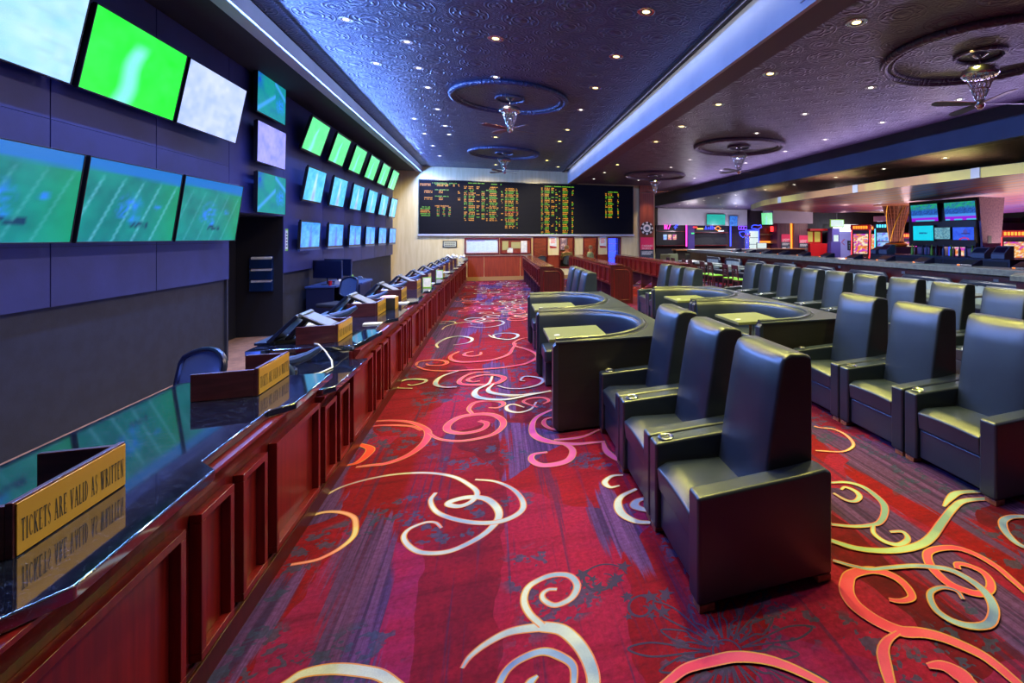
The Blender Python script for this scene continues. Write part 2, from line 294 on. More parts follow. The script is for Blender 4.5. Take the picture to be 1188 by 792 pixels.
SWIRLS=[
('c',0.075,0.3,0.6,'-0.83 2.22 -0.80 2.25 -0.77 2.27 -0.74 2.29 -0.68 2.29 -0.60 2.27 -0.51 2.23 -0.44 2.19 -0.38 2.13 -0.33 2.07 -0.31 2.02'),
('c',0.085,0.15,0.8,'-0.13 2.12 -0.10 2.17 -0.03 2.22 0.06 2.25 0.17 2.24 0.21 2.23 0.28 2.19 0.33 2.11 0.36 2.02 0.37 1.93 0.36 1.87 0.34 1.81'),
('c',0.045,0.9,0.4,'0.20 2.24 0.15 2.33 0.13 2.42 0.15 2.50 0.20 2.54 0.28 2.56 0.36 2.53 0.39 2.45 0.36 2.38 0.31 2.35 0.26 2.35 0.22 2.40 0.22 2.44 0.25 2.46 0.29 2.45'),
('b',0.05,0.7,0.4,'-0.00 1.97 0.04 2.05 0.10 2.09 0.19 2.10 0.26 2.05 0.30 1.99 0.29 1.91 0.27 1.85'),
('b',0.04,0.6,0.2,'0.09 1.93 0.13 1.97 0.16 1.99'),
('c',0.07,0.2,0.2,'-1.11 3.80 -1.02 3.92 -0.85 3.99 -0.67 4.00 -0.47 3.95 -0.29 3.83 -0.17 3.66 -0.12 3.54 -0.15 3.44 -0.22 3.40 -0.29 3.44 -0.28 3.48 -0.18 3.50 -0.07 3.45 0.00 3.33 0.02 3.20 -0.03 3.08 -0.12 2.99 -0.25 2.93 -0.38 2.96 -0.46 3.04 -0.51 3.15 -0.49 3.23 -0.41 3.27 -0.35 3.25 -0.31 3.18'),
('c',0.06,0.5,0.3,'-0.39 3.63 -0.41 3.53 -0.36 3.38 -0.25 3.26 -0.11 3.17 0.02 3.14 0.12 3.18 0.17 3.26 0.16 3.39 0.10 3.54 -0.01 3.67 -0.14 3.74'),
('o',0.035,0.8,0.5,'-1.12 3.56 -1.04 3.59 -0.94 3.56 -0.85 3.48 -0.81 3.38 -0.79 3.25 -0.83 3.15 -0.89 3.09 -0.94 3.07 -1.04 3.07'),
('p',0.09,0.3,0.3,'-1.12 5.22 -0.95 5.19 -0.77 5.09 -0.62 4.89 -0.57 4.73 -0.58 4.53 -0.66 4.33 -0.79 4.22 -0.91 4.22 -1.01 4.22'),
('p',0.04,0.6,0.6,'-1.12 5.08 -0.99 5.08 -0.75 4.98 -0.64 4.84'),
('p',0.1,0.25,0.6,'-0.57 4.76 -0.47 4.59 -0.31 4.49 -0.15 4.49 -0.02 4.55 0.06 4.70 0.06 4.88 -0.03 5.05 -0.17 5.11 -0.33 5.08 -0.42 4.92 -0.41 4.76 -0.30 4.66 -0.18 4.66 -0.10 4.72 -0.08 4.84 -0.15 4.92'),
('r',0.1,0.2,0.3,'-1.11 4.27 -1.02 4.30 -0.98 4.44 -0.99 4.56 -1.09 4.67 -1.16 4.74'),
('p',0.08,0.5,0.2,'-0.22 5.14 -0.26 5.30 -0.21 5.47 -0.07 5.50 0.05 5.42 0.08 5.32 0.02 5.24 -0.07 5.27'),
('m',0.1,0.3,0.2,'0.60 5.06 0.39 4.86 0.32 4.63 0.33 4.40 0.44 4.23 0.63 4.12 0.79 4.10 0.89 4.09'),
('p',0.05,0.5,0.3,'0.58 4.42 0.47 4.53 0.43 4.66 0.46 4.77 0.57 4.80'),
('m',0.06,0.2,0.4,'0.90 4.36 0.73 4.25 0.58 4.24 0.48 4.26'),
('m',0.1,0.4,0.3,'0.44 4.23 0.55 4.15 0.60 4.01 0.56 3.86 0.47 3.80 0.34 3.81 0.27 3.92 0.29 4.02 0.40 4.03'),
('m',0.08,0.4,0.6,'0.87 4.07 0.86 3.92 0.89 3.78 0.96 3.63'),
('c',0.06,0.2,0.2,'0.89 3.47 0.81 3.48 0.74 3.41 0.76 3.33 0.83 3.33'),
('c',0.08,0.4,0.5,'0.93 3.25 0.81 3.19 0.76 3.10 0.76 2.98 0.82 2.88 0.90 2.84'),
('c',0.09,0.4,0.4,'0.97 3.12 0.89 3.10 0.86 3.05 0.89 3.00 0.96 2.94'),
('c',0.05,0.4,0.3,'0.41 5.29 0.34 5.09 0.22 5.03 0.12 5.12 0.11 5.25 0.18 5.29 0.28 5.16'),
('p',0.05,0.4,0.3,'0.41 5.12 0.28 5.33 0.36 5.43 0.49 5.41 0.54 5.29 0.47 5.20'),
('c',0.05,0.8,0.4,'-0.09 5.92 -0.04 5.72 0.17 5.57 0.37 5.59 0.64 5.60'),
('o',0.03,0.5,0.5,'2.80 3.82 2.83 3.77 2.92 3.71 2.94 3.57 2.88 3.40 2.78 3.32 2.66 3.30 2.49 3.38'),
('g',0.06,0.3,0.4,'2.21 2.91 2.28 2.90 2.38 2.87 2.44 2.79 2.44 2.67 2.41 2.56 2.33 2.47 2.24 2.41 2.17 2.40 2.06 2.42 1.94 2.48'),
('g',0.045,0.5,0.4,'2.17 2.39 2.12 2.33 2.12 2.25 2.17 2.20 2.24 2.21 2.28 2.24 2.29 2.29 2.22 2.31'),
('g',0.045,0.3,0.3,'2.27 2.80 2.32 2.82 2.35 2.76 2.33 2.69 2.26 2.65 2.21 2.68 2.19 2.78'),
('g',0.075,0.5,0.7,'1.80 2.40 1.85 2.33 1.92 2.25 2.03 2.19 2.15 2.16 2.29 2.16 2.42 2.20 2.60 2.29 2.81 2.39 2.96 2.43 3.18 2.39'),
('g',0.07,0.2,0.6,'2.76 2.42 2.88 2.48 3.01 2.52 3.18 2.48'),
('b',0.06,0.6,0.5,'3.19 2.15 3.13 2.18 3.05 2.20 2.96 2.18 2.88 2.11 2.83 2.02 2.83 1.96 2.87 1.92'),
('p',0.1,0.2,0.5,'1.80 1.88 1.83 1.86 1.87 1.85 1.92 1.86 1.95 1.92 1.95 1.99 1.91 2.05 1.85 2.08 1.75 2.08 1.69 2.04 1.64 1.98 1.62 1.91 1.63 1.84 1.66 1.77 1.71 1.71 1.78 1.68 1.84 1.64 1.89 1.58 1.93 1.51 1.94 1.45 1.94 1.39 1.94 1.34'),
('p',0.07,0.3,0.6,'1.69 1.71 1.61 1.69 1.55 1.65 1.50 1.58 1.47 1.53 1.45 1.49'),
('p',0.11,0.2,0.7,'1.67 1.54 1.73 1.52 1.76 1.47 1.76 1.44 1.76 1.40'),
('p',0.065,0.5,0.5,'2.31 1.94 2.34 1.97 2.38 1.95 2.41 1.89 2.39 1.83 2.33 1.78 2.26 1.77 2.21 1.80 2.17 1.87 2.18 1.96 2.21 2.03 2.27 2.09 2.36 2.10 2.46 2.07 2.51 1.99 2.52 1.89 2.50 1.80 2.48 1.72 2.45 1.64'),
('b',0.06,0.2,0.3,'2.14 1.77 2.16 1.82 2.12 1.86 2.05 1.86 2.00 1.83 1.96 1.76 1.97 1.69 2.02 1.64 2.10 1.62 2.18 1.65 2.25 1.71 2.29 1.79 2.29 1.88 2.26 1.95 2.20 1.99 2.11 2.03 1.97 2.06 1.87 2.08 1.80 2.13 1.73 2.20'),
('p',0.075,0.5,0.5,'0.58 1.77 0.65 1.80 0.73 1.83 0.83 1.83 0.94 1.82 1.04 1.78 1.12 1.72 1.19 1.64 1.23 1.58'),
('p',0.07,0.4,0.3,'-1.03 7.29 -1.02 7.49 -0.85 7.54 -0.69 7.44 -0.64 7.29 -0.71 7.19 -0.86 7.24 -0.91 7.35'),
('p',0.08,0.3,0.3,'-1.01 7.23 -0.85 6.99 -0.62 6.87 -0.37 6.83 -0.14 6.81 0.12 6.82 0.39 6.93 0.56 7.20 0.57 7.49 0.44 7.85 0.30 8.10 0.29 8.38 0.42 8.65 0.62 8.75'),
('p',0.07,0.4,0.3,'-0.21 7.83 -0.22 7.66 -0.33 7.60 -0.44 7.70 -0.42 7.85 -0.32 7.92'),
('p',0.1,0.3,0.3,'-0.53 7.97 -0.62 7.75 -0.61 7.52 -0.49 7.32 -0.27 7.25 -0.02 7.30 0.18 7.55 0.25 7.91 0.32 8.30'),
('c',0.08,0.3,0.3,'-0.46 6.82 -0.62 6.65 -0.68 6.46 -0.67 6.26 -0.57 6.13 -0.43 6.09'),
('p',0.1,0.3,0.3,'-0.07 6.62 -0.25 6.66 -0.37 6.53 -0.42 6.30 -0.35 6.16 -0.14 6.09 0.02 6.11 0.10 6.29 0.02 6.44 -0.15 6.52 -0.32 6.38 -0.27 6.25 -0.18 6.26'),
('c',0.1,0.3,0.4,'-0.04 6.42 -0.08 6.11 -0.20 5.93 -0.22 5.73 -0.13 5.57 0.10 5.46 0.37 5.54 0.60 5.61'),
('c',0.09,0.3,0.3,'-0.02 6.09 -0.08 5.89 -0.04 5.74 0.14 5.60 0.33 5.55'),
('c',0.06,0.3,0.3,'0.34 6.09 0.29 6.14 0.35 6.29 0.48 6.21 0.55 6.06 0.48 5.89 0.31 5.80 0.14 5.85 0.02 6.00'),
('g',0.06,0.3,0.3,'-0.99 6.37 -0.93 6.32 -0.82 6.39 -0.81 6.50 -0.93 6.58 -1.05 6.58 -1.12 6.45 -1.08 6.27 -0.91 6.19'),
('c',0.09,0.4,0.3,'-0.86 8.33 -0.91 8.63 -0.81 9.05 -0.62 9.20 -0.42 9.00 -0.38 8.75 -0.46 8.55 -0.65 8.47'),
('c',0.06,0.3,0.3,'-0.51 10.17 -0.23 9.94 0.04 10.05 0.16 10.34 0.08 10.64 -0.18 10.67 -0.35 10.50'),
('c',0.08,0.3,0.3,'-0.12 9.16 -0.03 8.88 0.21 8.64 0.36 8.83 0.35 9.09 0.16 9.24 -0.03 9.13 -0.01 8.87'),
('p',0.08,0.3,0.3,'0.65 11.57 0.63 11.87 0.37 11.86 0.30 11.54 0.43 11.22 0.60 10.96 0.41 10.77 0.27 10.96')]
# ================================================================ FLOOR
def catmull(P,k=7):
    P=[Vector((*p,0)) for p in P];P=[2*P[0]-P[1]]+P+[2*P[-1]-P[-2]];o=[]
    for i in range(1,len(P)-2):
        a,b,c,d=P[i-1:i+3]
        for j in range(k):
            t=j/k
            o.append(.5*((2*b)+(c-a)*t+(2*a-5*b+4*c-d)*t*t+(3*b-a-3*c+d)*t**3))
    o.append(P[-2]);return o
FM=[M['carpet'],M['scroll_edge']]+[SWM[k] for k in 'cbpmgork']
FI={k:i+2 for i,k in enumerate('cbpmgork')}
FL=MB(); FL.add([(-1.75,-2.5,0),(31,-2.5,0),(31,28,0),(-1.75,28,0)],[(0,1,2,3)],0)
zc=[.0012]
zn=[0]
def ribbon(pts,w,ta,tb,m,edge=.0065,em=1):
    if m!=FI['k']: w*=.60
    L=catmull(pts);N=len(L)
    def strip(grow,z,mi):
        N1=max(1,N-1)
        vs=[]
        for i,p in enumerate(L):
            d=(L[min(i+1,N-1)]-L[max(i-1,0)])
            if d.length<1e-6:d=Vector((1,0,0))
            d.normalize();n=Vector((-d.y,d.x,0));t=i/(N-1)
            k=max(ta+(1-ta)*min(1,t/.45),0) if t<.45 else max(tb+(1-tb)*min(1,(1-t)/.45),0)
            h=w*.5*k+grow
            vs+=[(p.x+n.x*h,p.y+n.y*h,z+.00009*i/N1),(p.x-n.x*h,p.y-n.y*h,z+.00009*i/N1)]
        FL.add(vs,[(2*i+1,2*i+3,2*i+2,2*i) for i in range(N-1)],mi)
    if m==FI['k']: z=.0006
    else: z=.0012+.00022*(zn[0]%60);zn[0]+=1
    if edge: strip(edge,z,em)
    strip(0,z+.0001,m)
def scroll(cx,cy,rot,s,c,flip=1):
    """one generic scroll: a long S stem with a spiral at each end and a side tendril"""
    R=Matrix.Rotation(rot,2)
    def tr(L): return [tuple(Vector((cx,cy))+R@Vector((x*s*flip,y*s))) for x,y in L]
    sp=lambda ox,oy,r,a0,n,dr,sg:[(ox+(r-dr*i)*math.cos(a0+sg*i*.55),oy+(r-dr*i)*math.sin(a0+sg*i*.55)) for i in range(n)]
    ribbon(tr([(-.7,-.15),(-.4,.02),(-.1,.05),(.15,-.05)]+sp(.42,.05,.28,-2.4,14,.016,1)),.085*s,.2,.3,FI[c])
    ribbon(tr([(-.05,.05)]+sp(-.12,.33,.24,-1.2,12,.017,1)),.065*s,.4,.3,FI[c])
    ribbon(tr([(.1,-.05)]+sp(.02,-.3,.2,1.0,11,.016,-1)),.06*s,.4,.25,FI[random.choice('cpb') if c!='g' else 'g'])
for c,w,a,b,s in SWIRLS:
    v=list(map(float,s.split()));ribbon([(v[i],v[i+1]) for i in range(0,len(v),2)],w,a,b,FI[c])
# the rest of the carpet repeats the same scrolls
for k in range(26):
    y=10.6+k*.38;x=[-.6,.35,.9,-.1,.6][k%5]+random.uniform(-.2,.2)
    scroll(x,y,random.uniform(0,6.28),random.uniform(.75,1.15),'cpcgpm'[k%6],random.choice((1,-1)))
for x in (2.3,4.6,6.6,7.2):
    for k in range(9):
        y=5.2+k*1.8+random.uniform(-.3,.3)
        if x<3: y+=1.2
        scroll(x+random.uniform(-.2,.2),y,random.uniform(0,6.28),1.0,'pgcrpg'[(k+int(x))%6],random.choice((1,-1)))
for x,y in ((4.2,1.0),(0.3,.6),(-.6,.9),(1.6,.7),(2.9,.8)): scroll(x,y,random.uniform(0,6),1,'p')
# ink sunburst flower and trailing vine beside the first armchair
fc=(.93,1.86)
ribbon([(fc[0]+.06*math.cos(t),fc[1]+.06*math.sin(t)) for t in [i*2*PI/10 for i in range(11)]],.010,1,1,FI['k'],0)
for i in range(18):
    a=i*2*PI/18;L=.3 if i%2 else .42;ca,sa=math.cos(a),math.sin(a)
    pt=lambda r,o:(fc[0]+ca*r-sa*o,fc[1]+sa*r+ca*o)
    ribbon([pt(.07,0),pt(.16,.012),pt(L-.1,.035),pt(L,0),pt(L-.1,-.035),pt(.16,-.012),pt(.07,0)],.010,1,1,FI['k'],0)
for (x,y,r) in ((.52,2.45,.13),(.66,2.2,.1)):
    ribbon([(x+(r-.006*i)*math.cos(.5*i),y+(r-.006*i)*math.sin(.5*i)) for i in range(16)],.014,.6,.5,FI['k'],0)
    for i in range(9):
        a=random.uniform(0,6.28);q=r*random.uniform(.3,1.5);px,py=x+q*math.cos(a),y+q*math.sin(a)
        vs=[];n=10;rr=random.uniform(.025,.05)
        for j in range(n):
            ra=rr*(1 if j%2 else .42);vs.append((px+ra*math.cos(a+2*PI*j/n),py+ra*math.sin(a+2*PI*j/n),.0008+.00002*i))
        FL.add(vs,[tuple(range(n))],FI['k'])
o=struct(FL.build('floor',FM,smooth=False));o['label']='red and purple casino carpet with cream and pink scrolls'
b=MB();b.box(-4.6,-2.5,-.05,-1.75,21,0);struct(b.build('floor',M['tanfloor'],smooth=False))['label']='tan floor behind the betting counter'
# ================================================================ WALLS
W=MB()  # left wall: navy panels above, darker recessed band below, with a recess for the service niche
g=.006
for a,c in ((-2.5,.1),(.1,1.45),(1.45,2.8),(2.8,4.15),(4.15,5.52),(5.52,6.88),(6.88,8.44),(8.44,10.3)):
    z0=1.155 if c<8.5 else 2.12
    zs=[z0,1.665,2.75,4.9] if c<8.5 else [z0,4.9]
    for i in range(len(zs)-1): W.box(-3.75,a+g,zs[i]+(.004 if i else 0),-3.6,c-g,zs[i+1])
W.box(-3.8,-2.5,1.16,-3.62,8.43,4.9,1);W.box(-3.8,8.44,2.125,-3.62,10.3,4.9,1)
W.box(-3.8,-2.5,0,-3.64,8.44,1.15,1);W.box(-4.45,8.40,0,-3.61,8.44,2.12,1)
W.box(-4.45,8.44,0,-4.3,10.3,2.12,2);W.box(-4.45,10.3,0,-3.61,10.36,2.12,2);W.box(-4.45,8.44,2.1,-3.7,10.3,2.14,2)
for a,c in ((10.3,12.4),(12.4,14),(14,15.6),(15.6,17.2),(17.2,18.8),(18.8,20.0)): W.box(-3.75,a+(0.002 if a<10.4 else g),1.11,-3.6,c-g,4.9)
W.box(-3.8,10.36,1.12,-3.62,20.0,4.9,1);W.box(-3.8,10.36,0,-3.66,20.0,1.1,1)
W.box(-3.8,20.0,0,-3.74,20.7,4.9,3)
struct(W.build('wall_left',[M['wall_blue'],M['wall_black'],M['dark'],M['wall_back']],smooth=False))['label']='navy panelled wall carrying the screens'
# back wall with four tall openings to the room behind
B=MB();Y=20.7;zt=4.9
ops=[(1.52,2.02),(2.58,3.12),(3.60,4.13),(4.65,5.15)]
z0,z1=.50,1.70
xs=[-3.8]+[q for a in ops for q in a]+[6.0]
for i in range(0,len(xs),2): B.box(xs[i],Y,z0,xs[i+1],Y+.14,z1)
B.box(-3.8,Y,0,6.0,Y+.14,z0);B.box(-3.8,Y,z1,6.0,Y+.14,zt)
B.box(5.98,Y-.02,0,6.1,Y+.2,4.1)
B.box(6.62,Y+.1,0,6.8,27.2,zt)
struct(B.build('wall_back',M['wall_back'],smooth=False))['label']='cream wall under and around the odds board'
b=MB();b.box(8.5,27,0,31,27.2,4.9);struct(b.build('wall_far',M['dark_brown'],smooth=False))
b=MB();b.box(31,-2.5,0,31.2,27.2,4.9);struct(b.build('wall_right',M['dark_brown'],smooth=False))
b=MB();b.box(-4.6,-2.7,0,31.2,-2.5,4.9);struct(b.build('wall_front',M['wall_tan'],smooth=False))
# wainscot, base and ledge on the back wall
T=MB()
for a,c in ((-1.06,-.45),(-.43,.95),(.97,1.5),(2.04,2.56),(3.14,3.58),(4.15,4.63)): T.box(a,Y-.03,.16,c,Y,.97)
struct(T.build('trim_1',[M['orangewood'],M['mahog']],bev=.006))['label']='orange-brown wood panelling under the windows'
T=MB();T.box(-3.7,Y-.035,0,6,Y,.16);struct(T.build('baseboard_back',M['wall_tan'],bev=.004))
T=MB();T.box(-1.2,Y-.05,.97,1.5,Y,1.0);T.box(2.03,Y-.05,.97,2.57,Y,1.0);T.box(3.13,Y-.05,.97,3.59,Y,1.0);T.box(4.14,Y-.05,.97,4.64,Y,1.0);struct(T.build('trim_2',M['orangewood'],bev=.004))
T=MB();T.box(-2.85,Y-.10,1.80,5.80,Y,1.87);struct(T.build('trim_3',M['fascia_grey'],bev=.006))['label']='pale ledge under the odds board'
for i,(a,c) in enumerate(ops):
    f=MB();t=.055
    f.box(a-t,Y-.03,z0-t,a,Y+.14,z1+t);f.box(c,Y-.03,z0-t,c+t,Y+.14,z1+t);f.box(a,Y-.03,z1,c,Y+.14,z1+t);f.box(a,Y-.03,z0-t,c,Y+.14,z0)
    w=struct(f.build('window_%d'%(i+1),M['red'] if 0 else M['mahog'],bev=.004));w['label']='tall red wood framed window, %s from the notice cases'%ORD[i]
    gl=MB();gl.box(a,Y+.06,z0,c,Y+.066,z1);gl.build('pane',M['glass'],w,smooth=False)
# room behind those windows
b=MB();b.box(1.2,23.6,0,5.6,23.7,2.8);b.box(1.1,20.84,0,1.2,23.7,2.8,1);b.box(5.6,20.84,0,5.7,23.7,2.8,1)
struct(b.build('wall_office',[M['brick'],M['wall_tan']],smooth=False))
b=MB();b.box(1.1,20.84,2.6,5.7,23.7,2.7);struct(b.build('ceiling_office',M['wall_tan'],smooth=False))
# ================================================================ CEILINGS
b=MB();b.box(-2.7,-2.5,4.5,2.72,20.7,4.56);struct(b.build('ceiling',M['tin'],smooth=False))['label']='slate pressed tin ceiling over the aisle'
b=MB();b.box(-3.8,-2.5,4.62,-2.7,20.7,4.7);b.box(-3.62,-2.5,4.30,-2.9,20.7,4.36)
struct(b.build('ceiling_soffit',M['soffit_black'],smooth=False))
T=MB();T.box(-2.9,-2.5,4.28,-2.7,20.7,4.62);struct(T.build('trim_4',M['fascia_grey'],smooth=False))['label']='long pale fascia strip above the wall screens'
T=MB();T.box(-2.72,-2.5,4.49,-2.68,20.7,4.53);T.box(2.66,-2.5,4.485,2.74,20.7,4.56);T.box(2.74,-2.5,4.56,2.95,20.7,4.64)
struct(T.build('trim_5',M['soffit_black'],smooth=False))
T=MB();T.box(2.9,-2.5,4.0,2.95,20.7,4.64,0);T.box(2.95,-2.5,4.0,3.28,20.7,4.2,1)
struct(T.build('ceiling_beam',[M['fascia_grey'],M['fascia_purple']],smooth=False))['label']='long pale grey fascia dividing the two tin ceilings'
b=MB();b.box(3.28,-2.5,4.03,8.4,27,4.1);struct(b.build('ceiling_lower',M['tin_purple'],smooth=False))['label']='plum pressed tin ceiling over the armchairs'
T=MB();T.box(8.38,-2.5,3.45,8.6,27,4.1);struct(T.build('ceiling_beam_right',M['fascia_blue'],smooth=False))['label']='slate blue fascia on the far side of the armchairs'
b=MB();b.box(8.6,-2.5,3.45,31,27,3.5);struct(b.build('ceiling_bar',M['tin_purple'],smooth=False))
# ceiling medallions + fans
def ring_mesh():
    m=MB();m.torus((0,0,0),1.08,.05,72,8);m.torus((0,0,0),.98,.022,72,6);m.torus((0,0,0),.27,.025,36,6)
    m.lathe([(.0,.015),(.95,.015),(.95,.0),(1.03,.0)],n=64);return m
FANS=[(.27,10.0,4.5,'nearer one over the aisle'),(.27,16.55,4.5,'farther one over the aisle, by the odds board'),(5.72,4.5,4.03,'nearest one over the armchairs'),(5.8,10.95,4.03,'middle one over the armchairs'),(5.57,17.0,4.03,'farthest one over the armchairs')]
ringo=None;fano=None
for i,(x,y,z,d) in enumerate(FANS):
    if ringo is None:
        ringo=ring_mesh().build('ceiling_medallion',M['tin'],ang=50);tag(ringo,'','ceiling medallion','ceiling medallions');r=ringo
    else: r=ringo.copy();r.data=r.data.copy() if z<4.2 and i==2 else (ringo3.data if z<4.2 else ringo.data);col.objects.link(r)
    if i==2: r.data.materials[0]=M['tin_purple'];ringo3=r
    r.location=(x,y,z-.03);r['label']='round moulded ceiling medallion around the fan, '+d
    if fano is None:
        fano=thing('ceiling_fan','','fan',group='ceiling fans')
        m=MB();m.lathe([(.0,0),(.085,0),(.085,-.025),(.05,-.05),(.018,-.06)],n=20);m.cyl((0,0,-.05),(0,0,-.16),.016);m.build('ceiling_mount',M['chrome'],fano)
        m=MB();m.lathe([(.03,-.14),(.06,-.145),(.19,-.20),(.205,-.23),(.205,-.27),(.19,-.29),(.15,-.30),(0,-.30)],n=32);m.build('motor_housing',M['chrome'],fano)
        m=MB()
        for k in range(12):
            a=2*PI*k/12
            for sg in(1,-1):
                m.tube([(.15*(1-t*.72)*math.cos(a+sg*t*1.2),.15*(1-t*.72)*math.sin(a+sg*t*1.2),-.30-.3*t) for t in (0,.25,.5,.75,1)],.005,5)
        m.torus((0,0,-.45),.097,.007,24,6)
        m.build('lattice_cage',M['chrome'],fano)
        m=MB();m.lathe([(.0,-.58),(.055,-.585),(.062,-.62),(.05,-.66),(.028,-.69),(0,-.70)],n=20);m.build('hub',M['chrome'],fano)
        for k in range(4):
            a=2*PI*k/4+.35;R=Matrix.Rotation(a,4,'Z')@Matrix.Rotation(.2,4,'X')
            m=MB();m.prism([(.06,-.035),(.2,-.05),(.5,-.065),(.58,-.045),(.6,0),(.58,.045),(.5,.065),(.2,.05),(.06,.035)],-.004,.004);m.xf(Matrix.Translation((0,0,-.625))@R);m.build('blade',M['purplewood'],fano)
        f=fano
    else: f=dup(fano,(x,y,z),'')
    f.location=(x,y,z);f['label']='chrome lattice ceiling fan with slim blades, '+d
    f.rotation_euler.z=[.2,.5,.9,.1,.4][i]
# ================================================================ DOWNLIGHTS
lamps=[]
def light(name,ty,loc,e,c,size=.05,spot=None,blend=.6,rot=None,parent=None,sx=None,sy=None):
    l=bpy.data.lights.new(name,ty);l.energy=e;l.color=c
    if ty=='AREA':
        l.shape='RECTANGLE';l.size=sx;l.size_y=sy
    else: l.shadow_soft_size=size
    if ty=='SPOT': l.spot_size=math.radians(spot);l.spot_blend=blend
    o=bpy.data.objects.new(name,l);col.objects.link(o);o.location=loc
    if rot:o.rotation_euler=rot
    if parent:o.parent=parent
    return o
protoD={}
def downlight(x,y,z,kind,label):
    if kind not in protoD:
        t=thing('recessed_downlight','','ceiling light',group='recessed ceiling downlights')
        R=.075 if kind=='w' else .10
        m=MB();m.lathe([(R*.72,.03),(R*.75,-.002),(R,-.006),(R*1.1,-.002),(R*1.1,.02)],n=20);m.build('trim_ring',M['white'] if kind=='w' else M['chrome'],t)
        m=MB();m.lathe([(0,.0),(R*.4,-.001),(R*.74,.004),(R*.74,.02)],n=20);m.build('lens',M['lamp_white'] if kind=='w' else M['lamp_warm'],t)
        protoD[kind]=t
    else: t=dup(protoD[kind],(x,y,z),'')
    t.location=(x,y,z);t['label']=label
    return t
def dl_row(x,ys,z,kind,where):
    for i,y in enumerate(ys):
        downlight(x,y,z,kind,'%s downlight in the %s, %s from the camera'%('bright' if kind=='b' else 'small',where,ORD[i]))
dl_row(-1.8,[7.06,8.7,12.47,14.2,16.0,17.9],4.5,'w','tin ceiling row beside the wall screens')
dl_row(-1.19,[7.6,8.72,9.8,11.4,13.04,14.1],4.5,'w','tin ceiling row above the counter front')
dl_row(0,[7.1,12.6,14.1,17.9,19.45],4.5,'b','middle row of the aisle ceiling')
downlight(0,8.8,4.5,'w','small white downlight in the middle row of the aisle ceiling, before the nearer fan')
dl_row(1.75,[5.69,7.24,8.88,12.56,14.15,17.8],4.5,'b','aisle ceiling row along the pale fascia')
downlight(1.75,10.5,4.5,'w','small white downlight in the row along the pale fascia, beside the nearer fan')
downlight(2.33,19.3,4.5,'b','bright warm downlight closest to the odds board by the pale fascia')
dl_row(3.65,[4.26,5.97,7.63,9.37,11.06,14.95],4.03,'b','plum ceiling row nearest the pale fascia')
dl_row(3.66,[16.9,18.88],4.03,'w','plum ceiling row past the bright ones')
dl_row(5.45,[6.05,7.72,9.47,13.33,14.96,18.77],4.03,'w','plum ceiling middle row with the fans')
dl_row(7.32,[6.12,7.82,9.58,11.24,13.38,15.08,17.43],4.03,'w','plum ceiling row beside the slate blue fascia')
dl_row(9.2,[8.03,9.77,11.57,13.6,15.38,17.64,19.2,20.77,22.8,23.95,25.9],3.45,'w','bar ceiling just past the slate blue fascia')
for i,(x,y) in enumerate(((11.47,22.0),(12.7,26.0),(12.7,24.3),(11.1,23.0))): downlight(x,y,3.45,'b','warm spot in the far bar ceiling before the neon signs, %s'%['nearest','farthest','deep right','nearest on the left'][i])
# supply-air grille on the fascia
t=thing('air_vent','dark louvred air vent at the near end of the pale fascia','vent',(2.9,3.55,4.0))
m=MB();m.box(-.02,-.02,.08,-.001,.62,.12);m.box(-.02,-.02,.46,-.001,.62,.50);m.box(-.02,-.02,.12,-.001,.02,.46);m.box(-.02,.58,.12,-.001,.62,.46);m.build('frame',M['fascia_grey'],t,bev=.004)
m=MB()
for k in range(12): m.box(-.012,.02,.125+k*.028,-.003,.58,.143+k*.028)
m.build('louvre',M['blackplastic'],t,smooth=False)
